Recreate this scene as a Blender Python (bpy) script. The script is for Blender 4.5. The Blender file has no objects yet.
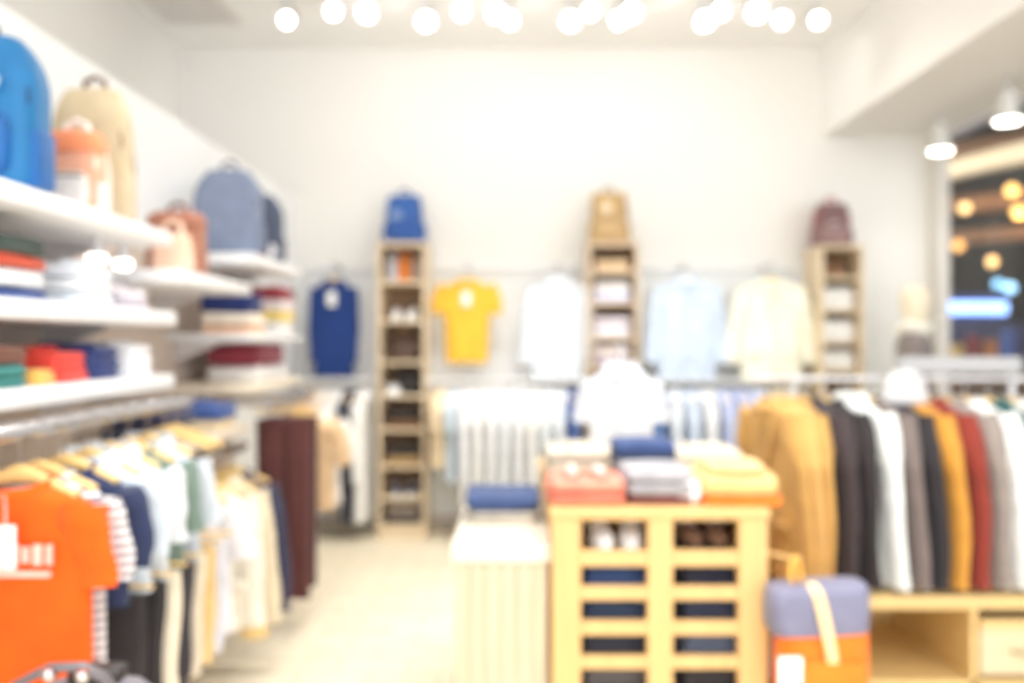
import bpy, bmesh, math, random
from mathutils import Vector, Matrix
random.seed(7)
PI = math.pi
S = bpy.context.scene
COL = S.collection
F = 850.0            # focal length in pixels at 1024 wide
CZ = 1.40            # eye height

# ------------------------------------------------------------------ materials
def lin(c):
    r = []
    for v in c:
        v /= 255.0
        r.append(v / 12.92 if v <= 0.04045 else ((v + 0.055) / 1.055) ** 2.4)
    return (r[0], r[1], r[2], 1.0)

MATS = {}
def base_mat(name):
    m = bpy.data.materials.new(name); m.use_nodes = True
    nt = m.node_tree; b = nt.nodes['Principled BSDF']
    return m, nt, b

def fabric(rgb, rough=0.9, pattern=None, rgb2=None, scale=60, var=0.10):
    key = ('f', rgb, rough, pattern, rgb2, scale)
    if key in MATS: return MATS[key]
    m, nt, b = base_mat('fabric'); L = nt.links
    b.inputs['Roughness'].default_value = rough
    if 'Sheen Weight' in b.inputs: b.inputs['Sheen Weight'].default_value = 0.12
    tc = nt.nodes.new('ShaderNodeTexCoord')
    n = nt.nodes.new('ShaderNodeTexNoise'); n.inputs['Scale'].default_value = 14; n.inputs['Detail'].default_value = 5
    L.new(tc.outputs['Object'], n.inputs['Vector'])
    c = lin(rgb)
    cr = nt.nodes.new('ShaderNodeValToRGB')
    cr.color_ramp.elements[0].position = 0.3; cr.color_ramp.elements[1].position = 0.7
    cr.color_ramp.elements[0].color = tuple(v * (1 - var) for v in c[:3]) + (1,)
    cr.color_ramp.elements[1].color = tuple(min(1, v * (1 + var)) for v in c[:3]) + (1,)
    L.new(n.outputs['Fac'], cr.inputs['Fac'])
    out = cr.outputs['Color']
    if pattern:
        c2 = lin(rgb2)
        def wave(axis, sc):
            w = nt.nodes.new('ShaderNodeTexWave'); w.bands_direction = axis; w.inputs['Scale'].default_value = sc
            L.new(tc.outputs['Object'], w.inputs['Vector'])
            r = nt.nodes.new('ShaderNodeValToRGB'); r.color_ramp.interpolation = 'CONSTANT'
            r.color_ramp.elements[0].color = (0, 0, 0, 1); r.color_ramp.elements[1].color = (1, 1, 1, 1)
            r.color_ramp.elements[1].position = 0.6
            L.new(w.outputs['Fac'], r.inputs['Fac']); return r.outputs['Color']
        if pattern == 'stripe': fac = wave('Z', scale)
        elif pattern == 'vstripe': fac = wave('X', scale)
        elif pattern == 'plaid':
            mx0 = nt.nodes.new('ShaderNodeMath'); mx0.operation = 'MULTIPLY_ADD'
            L.new(wave('Z', scale), mx0.inputs[0]); mx0.inputs[1].default_value = 0.5
            mm = nt.nodes.new('ShaderNodeMath'); mm.operation = 'MULTIPLY'; mm.inputs[1].default_value = 0.5
            L.new(wave('X', scale), mm.inputs[0]); L.new(mm.outputs[0], mx0.inputs[2]); fac = mx0.outputs[0]
        else:
            v = nt.nodes.new('ShaderNodeTexNoise'); v.inputs['Scale'].default_value = scale; v.inputs['Detail'].default_value = 2
            L.new(tc.outputs['Object'], v.inputs['Vector'])
            r = nt.nodes.new('ShaderNodeValToRGB'); r.color_ramp.elements[0].position = .5; r.color_ramp.elements[1].position = .58
            L.new(v.outputs['Fac'], r.inputs['Fac']); fac = r.outputs['Color']
        mx = nt.nodes.new('ShaderNodeMix'); mx.data_type = 'RGBA'
        L.new(fac, mx.inputs[0]); L.new(out, mx.inputs[6]); mx.inputs[7].default_value = c2
        out = mx.outputs[2]
    L.new(out, b.inputs['Base Color'])
    wv = nt.nodes.new('ShaderNodeTexNoise'); wv.inputs['Scale'].default_value = 350
    L.new(tc.outputs['Object'], wv.inputs['Vector'])
    bp = nt.nodes.new('ShaderNodeBump'); bp.inputs['Strength'].default_value = 0.15; bp.inputs['Distance'].default_value = 0.002
    L.new(wv.outputs['Fac'], bp.inputs['Height']); L.new(bp.outputs['Normal'], b.inputs['Normal'])
    MATS[key] = m; return m

def wood(rgb, dark=0.82, rough=0.5, axis='Z'):
    key = ('w', rgb, dark, rough, axis)
    if key in MATS: return MATS[key]
    m, nt, b = base_mat('wood'); L = nt.links
    tc = nt.nodes.new('ShaderNodeTexCoord'); mp = nt.nodes.new('ShaderNodeMapping')
    mp.inputs['Scale'].default_value = {'Z': (9, 9, 0.8), 'X': (0.8, 9, 9), 'Y': (9, .8, 9)}[axis]
    L.new(tc.outputs['Object'], mp.inputs['Vector'])
    n = nt.nodes.new('ShaderNodeTexNoise'); n.inputs['Scale'].default_value = 4; n.inputs['Detail'].default_value = 8; n.inputs['Distortion'].default_value = 0.6
    L.new(mp.outputs['Vector'], n.inputs['Vector'])
    cr = nt.nodes.new('ShaderNodeValToRGB'); c = lin(rgb)
    cr.color_ramp.elements[0].position = .3; cr.color_ramp.elements[1].position = .7
    cr.color_ramp.elements[0].color = tuple(v * dark for v in c[:3]) + (1,); cr.color_ramp.elements[1].color = c
    L.new(n.outputs['Fac'], cr.inputs['Fac']); L.new(cr.outputs['Color'], b.inputs['Base Color'])
    b.inputs['Roughness'].default_value = rough
    MATS[key] = m; return m

def paint(rgb, rough=0.55, metal=0.0, bump=0.0):
    key = ('p', rgb, rough, metal, bump)
    if key in MATS: return MATS[key]
    m, nt, b = base_mat('paint'); L = nt.links
    tc = nt.nodes.new('ShaderNodeTexCoord')
    n = nt.nodes.new('ShaderNodeTexNoise'); n.inputs['Scale'].default_value = 3; n.inputs['Detail'].default_value = 4
    L.new(tc.outputs['Object'], n.inputs['Vector'])
    cr = nt.nodes.new('ShaderNodeValToRGB'); c = lin(rgb)
    cr.color_ramp.elements[0].color = tuple(v * .97 for v in c[:3]) + (1,); cr.color_ramp.elements[1].color = c
    L.new(n.outputs['Fac'], cr.inputs['Fac']); L.new(cr.outputs['Color'], b.inputs['Base Color'])
    b.inputs['Roughness'].default_value = rough; b.inputs['Metallic'].default_value = metal
    if bump:
        n2 = nt.nodes.new('ShaderNodeTexNoise'); n2.inputs['Scale'].default_value = 120
        L.new(tc.outputs['Object'], n2.inputs['Vector'])
        bp = nt.nodes.new('ShaderNodeBump'); bp.inputs['Strength'].default_value = bump; bp.inputs['Distance'].default_value = .002
        L.new(n2.outputs['Fac'], bp.inputs['Height']); L.new(bp.outputs['Normal'], b.inputs['Normal'])
    MATS[key] = m; return m

def emit(rgb, s):
    key = ('e', rgb, s)
    if key in MATS: return MATS[key]
    m, nt, b = base_mat('lamp_glow')
    b.inputs['Base Color'].default_value = lin(rgb)
    b.inputs['Emission Color'].default_value = lin(rgb); b.inputs['Emission Strength'].default_value = s
    MATS[key] = m; return m

def tiles():
    m, nt, b = base_mat('floor_tile'); L = nt.links
    tc = nt.nodes.new('ShaderNodeTexCoord')
    br = nt.nodes.new('ShaderNodeTexBrick'); br.inputs['Scale'].default_value = 1.0
    br.inputs['Brick Width'].default_value = .30; br.inputs['Row Height'].default_value = .15
    br.inputs['Mortar Size'].default_value = .005
    br.inputs['Color1'].default_value = lin((246, 236, 212)); br.inputs['Color2'].default_value = lin((240, 227, 200))
    br.inputs['Mortar'].default_value = lin((214, 196, 166))
    L.new(tc.outputs['Object'], br.inputs['Vector'])
    L.new(br.outputs['Color'], b.inputs['Base Color']); b.inputs['Roughness'].default_value = .42
    return m

def glass_mat():
    m, nt, b = base_mat('clear_glass'); L = nt.links
    out = nt.nodes['Material Output']
    tr = nt.nodes.new('ShaderNodeBsdfTransparent'); gl = nt.nodes.new('ShaderNodeBsdfGlossy'); gl.inputs['Roughness'].default_value = .02
    tr.inputs['Color'].default_value = (.96, .98, .97, 1)
    mx = nt.nodes.new('ShaderNodeMixShader')
    mx.inputs[0].default_value = .05; L.new(tr.outputs[0], mx.inputs[1]); L.new(gl.outputs[0], mx.inputs[2]); L.new(mx.outputs[0], out.inputs['Surface'])
    return m

CHROME = paint((205, 205, 208), .18, 1.0)
STEEL = paint((225, 225, 228), .35, .6)
WHITE = paint((240, 240, 238), .5)
HANGW = wood((243, 205, 135), .88, .4, 'X')
TAGM = paint((250, 250, 248), .6)
DARK = paint((50, 46, 46), .5)

# ------------------------------------------------------------------ mesh helpers
def box(bm, x0, x1, y0, y1, z0, z1, bev=0.0):
    t = bmesh.new()
    bmesh.ops.create_cube(t, size=1)
    for v in t.verts:
        v.co = Vector(((x0 + x1) / 2 + v.co.x * (x1 - x0), (y0 + y1) / 2 + v.co.y * (y1 - y0), (z0 + z1) / 2 + v.co.z * (z1 - z0)))
    if bev:
        bmesh.ops.bevel(t, geom=list(t.edges), offset=bev, segments=2, affect='EDGES', profile=.5)
    me = bpy.data.meshes.new('t'); t.to_mesh(me); t.free(); bm.from_mesh(me); bpy.data.meshes.remove(me)
    return bm

def ring(rx, ry, z, n=28, e=2.0, cx=0, cy=0, fn=None):
    r = []
    for i in range(n):
        a = 2 * PI * i / n; c, s = math.cos(a), math.sin(a)
        k = fn(a) if fn else 1.0
        x = math.copysign(abs(c) ** (2 / e), c) * rx; y = math.copysign(abs(s) ** (2 / e), s) * ry * k
        r.append(Vector((cx + x, cy + y, z)))
    return r

def loft(bm, rings, cap0=True, cap1=True):
    vs = [[bm.verts.new(p) for p in r] for r in rings]
    n = len(vs[0])
    for a, b in zip(vs, vs[1:]):
        for i in range(n):
            j = (i + 1) % n
            bm.faces.new((a[i], a[j], b[j], b[i]))
    if cap0: bm.faces.new(list(reversed(vs[0])))
    if cap1: bm.faces.new(vs[-1])
    return bm

def tube(bm, pts, r, n=8, ry=None, up=Vector((0, 1, 0)), cap=True):
    """tube along pts; r may be a list; cross-section axes: (tangent x up) with r, up with ry"""
    pts = [Vector(p) for p in pts]; m = len(pts); rings = []
    for i, p in enumerate(pts):
        t = (pts[min(i + 1, m - 1)] - pts[max(i - 1, 0)]).normalized()
        u = up - t * up.dot(t)
        if u.length < 1e-3: u = Vector((1, 0, 0)) - t * t.x
        u.normalize(); s = t.cross(u)
        a = r[i] if isinstance(r, (list, tuple)) else r
        b = (ry[i] if isinstance(ry, (list, tuple)) else ry) if ry is not None else a
        rings.append([p + s * math.cos(2 * PI * k / n) * a + u * math.sin(2 * PI * k / n) * b for k in range(n)])
    return loft(bm, rings, cap, cap)

def lathe(bm, prof, n=24, cx=0, cy=0, sy=1.0):
    return loft(bm, [[Vector((cx + r * math.cos(2 * PI * i / n), cy + sy * r * math.sin(2 * PI * i / n), z)) for i in range(n)] for r, z in prof])

def pillow(bm, w, d, h, z0=0, e=6, cx=0, cy=0, n=36, puff=0.0, seed=0, rr=None, amp=.004):
    """soft rounded slab"""
    rnd = random.Random(seed); r = min(h / 2, .03) if rr is None else rr
    ph = [rnd.uniform(0, 6.28) for _ in range(4)]
    rings = []; K = 4
    prof = [(r * (1 - math.sin(PI / 2 * k / K)), r * (1 - math.cos(PI / 2 * k / K))) for k in range(K + 1)]
    lv = [(ins, zz) for ins, zz in prof] + [(ins, h - zz) for ins, zz in reversed(prof)]
    def wob(a): return 1 + amp * 8 * math.sin(2 * a + ph[0]) * .3 + amp * 6 * math.sin(5 * a + ph[1]) * .3
    for f in (.5, .85):
        rings.append(ring((w / 2 - r) * f, (d / 2 - r) * f, z0 + 0, n, e, cx, cy))
    for ins, zz in lv: rings.append(ring(w / 2 - ins, d / 2 - ins, z0 + zz, n, e, cx, cy, wob))
    for f in (.85, .5): rings.append(ring((w / 2 - r) * f, (d / 2 - r) * f, z0 + h + puff * (1 - f * f), n, e, cx, cy))
    for q in rings:
        for v in q: v.z += amp * .6 * math.sin(20 * v.x + ph[2]) * (v.z - z0) / h + amp * .6 * math.sin(17 * v.y + ph[3]) * (v.z - z0) / h
    return loft(bm, rings)

def prism(bm, pts, y0, y1):
    """polygon in XZ extruded along Y"""
    a = [bm.verts.new((p[0], y0, p[1])) for p in pts]; b = [bm.verts.new((p[0], y1, p[1])) for p in pts]
    bm.faces.new(a); bm.faces.new(list(reversed(b)))
    for i in range(len(pts)):
        j = (i + 1) % len(pts); bm.faces.new((a[j], a[i], b[i], b[j]))
    return bm

def obj(name, bm, mat, parent=None, loc=(0, 0, 0), rz=0, smooth=True, rot=None):
    bmesh.ops.recalc_face_normals(bm, faces=list(bm.faces))
    me = bpy.data.meshes.new(name); bm.to_mesh(me); bm.free()
    if smooth:
        for p in me.polygons: p.use_smooth = True
        try: me.set_sharp_from_angle(angle=math.radians(50))
        except Exception: pass
    me.materials.append(mat)
    o = bpy.data.objects.new(name, me); COL.objects.link(o)
    o.location = loc; o.rotation_euler = rot if rot else (0, 0, rz)
    if parent: o.parent = parent
    return o

def tag(o, label, cat, group=None):
    o['label'] = label; o['category'] = cat
    if group: o['group'] = group
    return o
def thing(name, label, cat, loc=(0, 0, 0), rz=0, group=None, rot=None):
    o = bpy.data.objects.new(name, None); COL.objects.link(o); o.empty_display_size = .05
    o.location = loc; o.rotation_euler = rot if rot else (0, 0, rz)
    return tag(o, label, cat, group)
def struct(name, bm, mat, label, cat, smooth=False):
    o = obj(name, bm, mat, smooth=smooth); o['kind'] = 'structure'; o['label'] = label; o['category'] = cat; return o
def plabel(o, t): o['label'] = t; return o
def dup(root, loc, rz=None, label=None, group=None):
    r = root.copy(); COL.objects.link(r); r.location = loc
    if rz is not None: r.rotation_euler = (0, 0, rz)
    if label: r['label'] = label
    if group: r['group'] = group
    for ch in list(root.children):
        c = ch.copy(); COL.objects.link(c); c.parent = r
        for g in list(ch.children):
            d = g.copy(); COL.objects.link(d); d.parent = c
    return r
def X(px, D): return (px - 512) / F * D
def Z(py, D): return CZ + (341.5 - py) / F * D
ORD = ['first', 'second', 'third', 'fourth', 'fifth', 'sixth', 'seventh', 'eighth', 'ninth', 'tenth', 'eleventh', 'twelfth']

# ------------------------------------------------------------------ setting
BW = 6.43; LWU = -2.49; LWL = -1.62; RW = 3.12; CEIL = 3.62
wallm = paint((240, 238, 234), .8, 0, .05)
cladm = paint((240, 241, 241), .7)
greige = wood((214, 198, 184), .93, .6)  # tone takes in the shade under the left shelves
struct('floor', box(bmesh.new(), -2.6, 3.3, -2.5, BW + .1, -.1, 0), tiles(), 'cream tiled shop floor', 'floor')
struct('ceiling', box(bmesh.new(), -2.7, 3.4, .6, BW + .2, CEIL, CEIL + .1), paint((247, 246, 243), .8), 'white shop ceiling carrying spotlights', 'ceiling')
struct('wall_back', box(bmesh.new(), -2.6, 3.235, BW, BW + .15, 0, CEIL), wallm, 'off-white back wall of the shop', 'wall')
struct('wall_left', box(bmesh.new(), LWU - .12, LWU, .0, BW, 0, CEIL), wallm, 'off-white upper left wall set back above the ledge', 'wall')
struct('wall_left_lower', box(bmesh.new(), LWU, LWL, .0, BW, 0, 2.47), paint((240, 242, 243), .7), 'white lower left wall built out behind the shelves', 'wall')
struct('trim_left_panel', box(bmesh.new(), LWL, LWL + .02, .0, 4.85, .08, 1.80), greige, 'panelling behind the left shelves, its greige taking in their shade', 'panelling')
struct('baseboard_left', box(bmesh.new(), LWL, LWL + .03, .0, BW - .04, 0, .08, .004), paint((200, 190, 178), .6), 'pale skirting along the left wall', 'skirting')
struct('baseboard_back', box(bmesh.new(), LWL + .03, RW, BW - .04, BW, 0, .09, .004), paint((200, 190, 178), .6), 'pale skirting along the back wall', 'skirting')
struct('trim_back_panel', box(bmesh.new(), LWL, 2.25, BW - .03, BW, .09, 1.97), cladm, 'white cladding on the lower back wall', 'panelling')
struct('beam_right', box(bmesh.new(), 2.35, 3.34, .6, BW, 2.95, CEIL), paint((243, 241, 238), .8), 'white boxed-in beam along the right side of the ceiling', 'beam')
struct('wall_right_post', box(bmesh.new(), RW + .02, RW + .112, BW - .16, BW, 0, 2.95, .006), paint((226, 220, 213), .6), 'pale corner post between the back wall and the shop window', 'post')

def window_shopfront():
    w = obj('window_1', box(box(bmesh.new(), 3.20, 3.28, 3.0, BW - .16, 2.90, 2.95), 3.20, 3.28, 3.0, BW - .16, 0, .06), STEEL, smooth=False)
    w['kind'] = 'structure'; w['label'] = 'clear shop window looking out on the dark mall'; w['category'] = 'window'
    obj('window_pane', box(bmesh.new(), 3.235, 3.245, 3.1, BW - .16, .06, 2.90), glass_mat(), w, smooth=False)
window_shopfront()

# ceiling vent
v = thing('ceiling_vent', 'grey square air vent in the ceiling beside the left wall', 'vent', (-2.13, 5.45, CEIL - .02))
b = bmesh.new()
for x0, x1, y0, y1 in ((-.27, .27, -.45, -.42), (-.27, .27, .42, .45), (-.27, -.24, -.42, .42), (.24, .27, -.42, .42)): box(b, x0, x1, y0, y1, -.01, .02)
obj('vent_frame', b, paint((236, 231, 227), .6), v, smooth=False)
b = bmesh.new()
for i in range(14): box(b, -.24, .24, -.40 + i * .06, -.37 + i * .06, -.004, .012)
obj('louvre', b, paint((226, 221, 217), .6), v, smooth=False)
obj('vent_backing', box(bmesh.new(), -.24, .24, -.42, .42, .013, .02), paint((206, 200, 197), .7), v, smooth=False)

# ------------------------------------------------------------------ lamps
LIGHT_W = 9
def spot_proto(power, tilt, lens_s=16):
    t = thing('ceiling_spotlight', 'white ceiling spotlight', 'spotlight')
    lathe_b = lathe(bmesh.new(), [(.0001, 0), (.045, 0), (.045, -.02), (.0001, -.02)], 20); obj('mount', lathe_b, WHITE, t)
    obj('stem', tube(bmesh.new(), [(0, 0, -.02), (0, 0, -.07)], .010, 10), STEEL, t)
    R = Matrix.Rotation(tilt, 4, 'X')
    h = bmesh.new(); lathe(h, [(.0001, .075), (.03, .073), (.045, .06), (.05, .03), (.052, -.06), (.055, -.075), (.048, -.075), (.046, -.062), (.0001, -.062)], 24)
    bmesh.ops.transform(h, matrix=Matrix.Translation((0, 0, -.125)) @ R, verts=h.verts); obj('lamp_head', h, paint((205, 206, 208), .4), t)
    l = bmesh.new(); lathe(l, [(.0001, -.064), (.036, -.064), (.035, -.070), (.025, -.076), (.0001, -.081)], 20)
    bmesh.ops.transform(l, matrix=Matrix.Translation((0, 0, -.125)) @ R, verts=l.verts); obj('lens', l, emit((255, 248, 236), lens_s), t)
    return t
def add_light(parent, off, tilt, power, size=2.4, rad=.05, blend=.6):
    ld = bpy.data.lights.new('spot_beam', 'SPOT'); ld.energy = power; ld.spot_size = size; ld.spot_blend = blend; ld.shadow_soft_size = rad
    ld.color = (1.0, .985, .965)
    lo = bpy.data.objects.new('spot_beam', ld); COL.objects.link(lo); lo.parent = parent; lo.location = off; lo.rotation_euler = (tilt, 0, 0)
TILT = math.radians(-58)
sp = spot_proto(60, TILT)
rowA = [289, 427, 510, 570, 617, 703, 779, 815]; rowB = [335, 368, 462, 496, 590, 630, 719, 754]
k = 0
for row, D, nm in ((rowA, 5.50, 'rear'), (rowB, 5.36, 'front')):
    for i, px in enumerate(row):
        lab = 'lit white ceiling spotlight, %s from the left in the %s row' % (ORD[i], nm)
        zz = CEIL
        loc = (X(px, D), D, zz)
        o = sp if k == 0 else dup(sp, loc, 0)
        o.location = loc; o['label'] = lab; o['group'] = 'ceiling spotlights near the back wall'; k += 1
spots_front = [o for o in COL.objects if o.name.startswith('ceiling_spotlight')]
for i, o in enumerate(spots_front):
    # half of them wash the room, half wash the display wall
    if i == 7: continue
    if i % 2 == 0: add_light(o, (0, -.08, -.20), math.radians(-25), LIGHT_W * .9)
    else: add_light(o, (0, -.08, -.20), math.radians(82), LIGHT_W * .62, 3.0, .05, .3)
n = 0
for D in (4.45, 3.0, 1.5):  # unseen overhead spotlights, added to light the floor and tables
    for i, x in enumerate((-.65, 0, .65, 1.3)):
        o = dup(sp, (x, D, CEIL), 0, 'added white spotlight overhead out of view, %s in the %s row out from the back' % (ORD[i], ORD[n]), 'added overhead spotlights out of view')
        add_light(o, (0, 0, -.23), math.radians(16 if n == 0 else 0), LIGHT_W * 5.2, 1.38, .08)
    n += 1
# white bell lamps under the right beam
def bell(loc, label):
    t = thing('pendant_spotlight', label, 'lamp', loc)
    obj('stem', tube(bmesh.new(), [(0, 0, 0), (0, 0, -.10)], .012, 10), STEEL, t)
    obj('lamp_shade', lathe(bmesh.new(), [(.0001, -.09), (.04, -.09), (.05, -.11), (.058, -.19), (.080, -.262), (.075, -.262), (.053, -.19), (.0001, -.19)], 28), paint((226, 226, 224), .4), t)
    obj('bulb', lathe(bmesh.new(), [(.0001, -.195), (.04, -.20), (.070, -.25), (.067, -.27), (.0001, -.285)], 24), emit((255, 250, 240), 7), t)
    add_light(t, (0, 0, -.30), 0, LIGHT_W * .7)
bell((2.90, 5.75, 2.95), 'white bell-shaped lamp under the beam, in front of the corner post')
bell((2.90, 4.97, 2.95), 'white bell-shaped lamp under the beam, nearer and against the dark mall')

# ------------------------------------------------------------------ hangers and garments
def rot_to(rz): return rz
def hanger_parts(t, span=.19, drop=.10, mat=HANGW):
    b = bmesh.new()
    pts = []
    for i in range(13):
        u = -1 + 2 * i / 12; pts.append((u * span, 0, -drop + .006 - .050 * abs(u) ** 1.3))
    tube(b, pts, [.010 + .013 * (1 - abs(-1 + 2 * i / 12)) ** 2 for i in range(13)], 10, ry=[.008 + .008 * abs(-1 + 2 * i / 12) for i in range(13)])
    obj('hanger_bar', b, mat, t)
    b = bmesh.new()
    pts = [(0, 0, -drop + .02), (0, 0, -.045)] + [(.018 * math.cos(a) - .0, 0, -.008 + .018 * math.sin(a)) for a in [math.radians(q) for q in (-80, -40, 0, 45, 90, 135, 180)]]
    tube(b, pts, .0024, 6); obj('hook', b, CHROME, t)
def hanger(loc, rz, label, span=.155, drop=.113, group='wooden hangers'):
    t = thing('wooden_hanger', label, 'hanger', loc, rz, group); hanger_parts(t, span, drop); return t

def torso_bm(hw, L, depth, seed, flare=1.0, neck=.07, open_front=False, waves=7, amp=.22):
    rnd = random.Random(seed); p1, p2 = rnd.uniform(0, 6), rnd.uniform(0, 6)
    secs = [(neck, .055, .0), (neck + .012, .058, -.006), ((neck + hw) * .5, .056, -.028), (hw * .92, .050, -.052), (hw * .985, .046, -.075), (hw * .975, depth * .85, -.15), (hw * .95, depth, -.24)]
    m = 7
    for i in range(1, m + 1):
        f = i / m; secs.append((hw * (.95 + (flare - .95) * f), depth * (1 - .1 * f), -.24 - (L - .24) * f))
    rings = []
    for i, (rx, ry, z) in enumerate(secs):
        s = max(0, min(1, (-z - .12) / max(.1, L - .12)))
        fn = lambda a, s=s: 1 + amp * s * math.sin(waves * a + p1 + 1.5 * s) + amp * .5 * s * math.sin((waves + 4) * a + p2)
        r = ring(rx, ry, z, 40, 2.4, fn=fn)
        if i <= 1:
            for q in r:
                if q.y < 0: q.z -= .022 * (-q.y / ry)
        rings.append(r)
    last = rings[-1]
    rings.append([Vector((p.x * .97, p.y * .8, p.z + .004)) for p in last])
    rings.append([Vector((p.x * .93, p.y * .7, p.z + .05)) for p in last])
    b = bmesh.new(); loft(b, rings, False, False); return b

def sleeve_bm(side, hw, ln, r0, r1, out, depth, seed):
    rnd = random.Random(seed + side * 5)
    pts, ra, rb = [], [], []
    m = 9
    for i in range(m):
        f = i / (m - 1)
        x = hw * .86 + (out + .14 * hw) * (1 - (1 - f) ** 2.2) + (.006 * math.sin(5 * f + seed) if i else 0)
        z = -.055 - ln * f ** 1.15
        pts.append((side * x, .004 * math.sin(6 * f + seed) - .004, z)); w = r0 + (r1 - r0) * f
        ra.append(w * (1 + .06 * math.sin(13 * f + seed))); rb.append((.05 if f < .3 else depth) * (.75 + .25 * (1 - f)))
    b = bmesh.new(); tube(b, pts, ra, 18, ry=rb, cap=False)
    n = 18; b.verts.ensure_lookup_table()
    ring_ = [Vector(v.co) for v in b.verts[-n:]]; c = sum(ring_, Vector()) / n
    loft(b, [ring_, [c + (p - c) * .88 + Vector((0, 0, .002)) for p in ring_], [c + (p - c) * .8 + Vector((0, 0, .03)) for p in ring_]], False, False)
    first = [Vector(v.co) for v in b.verts[:n]]; loft(b, [first, [Vector((side * hw * .8, 0, -.06)) + (p - Vector((side * hw * .86, 0, -.055))) * .5 for p in first]], False, True)
    return b, pts[-1], ra[-1], rb[-1]

def garment(kind, name, label, cat, loc, rz, mat, hw=.19, L=.66, depth=.05, drop=.10, group=None, seed=1, trim=None, sleeve='short', extra=None, out=None, flare=None, tagpos=False, collar=True, lapel_mat=None):
    t = thing(name, label, cat, loc, rz, group)
    fl = flare if flare else (1.02 if kind != 'tee' else .98)
    bm = torso_bm(hw, L, depth, seed, fl)
    for v_ in bm.verts: v_.co.z -= drop
    obj('body', bm, mat, t)
    ln = {'short': .19, 'long': .54, 'xlong': .645, 'none': 0}[sleeve]; o_ = out if out is not None else {'short': .030, 'long': .030, 'xlong': .05, 'none': 0}[sleeve]
    if ln:
        for s in (-1, 1):
            sb, e, ra, rb = sleeve_bm(s, hw, ln, .056 if sleeve == 'short' else .060, .060 if sleeve == 'short' else .050, o_, depth * .8, seed)
            for v_ in sb.verts: v_.co.z -= drop
            so = obj('sleeve', sb, mat, t)
            if kind in ('shirt', 'jacket', 'polo') and sleeve != 'short':
                cb = bmesh.new(); tube(cb, [(e[0], e[1], e[2] + .045 - drop), (e[0] + s * .003, e[1], e[2] - .004 - drop)], ra * 1.05, 18, ry=rb * 1.12, cap=False)
                obj('cuff', cb, trim or mat, so)
    cb = bmesh.new()
    def cring(rx, ry, z):
        r = ring(rx, ry, z - drop, 32, 2.2)
        for q in r:
            if q.y < 0: q.z -= .022 * (-q.y / ry)
        return r
    if collar and kind in ('shirt', 'polo', 'jacket'):
        ch = .4 if kind == 'jacket' else 1.0
        loft(cb, [cring(.068, .05, -.008), cring(.064, .047, .03 * ch), cring(.068, .051, .036 * ch), cring(.084, .066, .012 * ch), cring(.092, .074, -.012)], False, False)
        obj('collar', cb, trim or mat, t)
    elif collar:
        loft(cb, [cring(.072, .056, -.008), cring(.070, .054, .010), cring(.076, .060, .012), cring(.082, .064, -.006)], False, False)
        obj('neckband', cb, trim or mat, t)
    if kind in ('shirt', 'polo', 'jacket'):
        pl = bmesh.new(); end = L - .01 if kind != 'polo' else .22
        N = 8; za = [-.03 - (end - .03) * i / N for i in range(N + 1)]
        def ysurf(z): return -(.056 if z > -.1 else depth * 1.02 + (.012 if -z > .3 else .004)) - .004
        tube(pl, [(0.0, ysurf(z), z - drop) for z in za], .017, 8, ry=.004, up=Vector((0, 1, 0)))
        p_ = obj('placket', pl, trim if (trim and kind != 'shirt') else mat, t)
        for i in range(1, N, 1 if kind == 'shirt' else 2):
            bb = bmesh.new(); lathe(bb, [(.0001, 0), (.006, 0), (.006, .003), (.0001, .003)], 10)
            bmesh.ops.transform(bb, matrix=Matrix.Translation((0, ysurf(za[i]) - .003, za[i] - drop)) @ Matrix.Rotation(PI / 2, 4, 'X'), verts=bb.verts)
            obj('button', bb, paint((235, 230, 220), .4) if kind == 'shirt' else DARK, p_)
    if kind == 'jacket':
        for s in (-1, 1):
            lb = bmesh.new()
            prism(lb, [(s * .012, -.32 - drop), (s * .075, -.14 - drop), (s * .06, -.115 - drop), (s * .085, -.10 - drop), (s * .070, -.02 - drop), (s * .05, -.025 - drop)], -depth - .016, -depth - .008)
            obj('lapel', lb, lapel_mat or mat, t)
        for s in (-1, 1):
            pb = bmesh.new(); box(pb, s * .12 - .055, s * .12 + .055, -depth * 1.05 - .014, -depth * .9, -L * .72 - drop, -L * .72 + .04 - drop, .004); obj('pocket_flap', pb, mat, t)
    if tagpos:
        gb = bmesh.new(); x, z, w, h = tagpos
        box(gb, x - w / 2, x + w / 2, -.085, -.083, z - h - drop, z - drop, .0008); tg = obj('price_tag', gb, TAGM, t); plabel(tg, 'white card price tag')
        sb = bmesh.new(); tube(sb, [(x, -.084, z - drop - .004), (x * .5, -.07, z * .5 - drop - .01), (0, -.062, -.02 - drop)], .0012, 5); obj('tag_string', sb, TAGM, tg)
    return t

def trousers_folded(loc, rz, label, mat, w=.25, L=.36, drop=.07, seed=0, group=None, cat='trousers'):
    """trousers folded over the bar of a hanger"""
    t = thing('folded_trousers', label, cat, loc, rz, group)
    rnd = random.Random(seed); p = rnd.uniform(0, 6)
    for k, (s, l) in enumerate(((-1, L), (1, L * .93))):
        rings = []
        for i in range(9):
            f = i / 8; z = -drop - l * f
            th = .013 + .005 * math.sin(3 * f + p)
            yc = s * (.0125 + .004 * math.sin(PI * f))
            if i == 0: th = .012; yc = s * .010; z += .012
            rings.append(ring(w / 2 * (1 - .10 * f) + .004 * math.sin(7 * f + p), th, z, 26, 3.2, 0, yc))
        b = bmesh.new(); loft(b, rings); lg = obj('leg', b, mat, t)
        hb = bmesh.new(); loft(hb, [ring(w / 2 * .905 + .004, .0165, -drop - l + .03, 26, 3.2, 0, rings[-1][0].y), ring(w / 2 * .9 + .004, .0165, -drop - l - .002, 26, 3.2, 0, rings[-1][0].y)]); obj('hem', hb, mat, lg)
    return t
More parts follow.
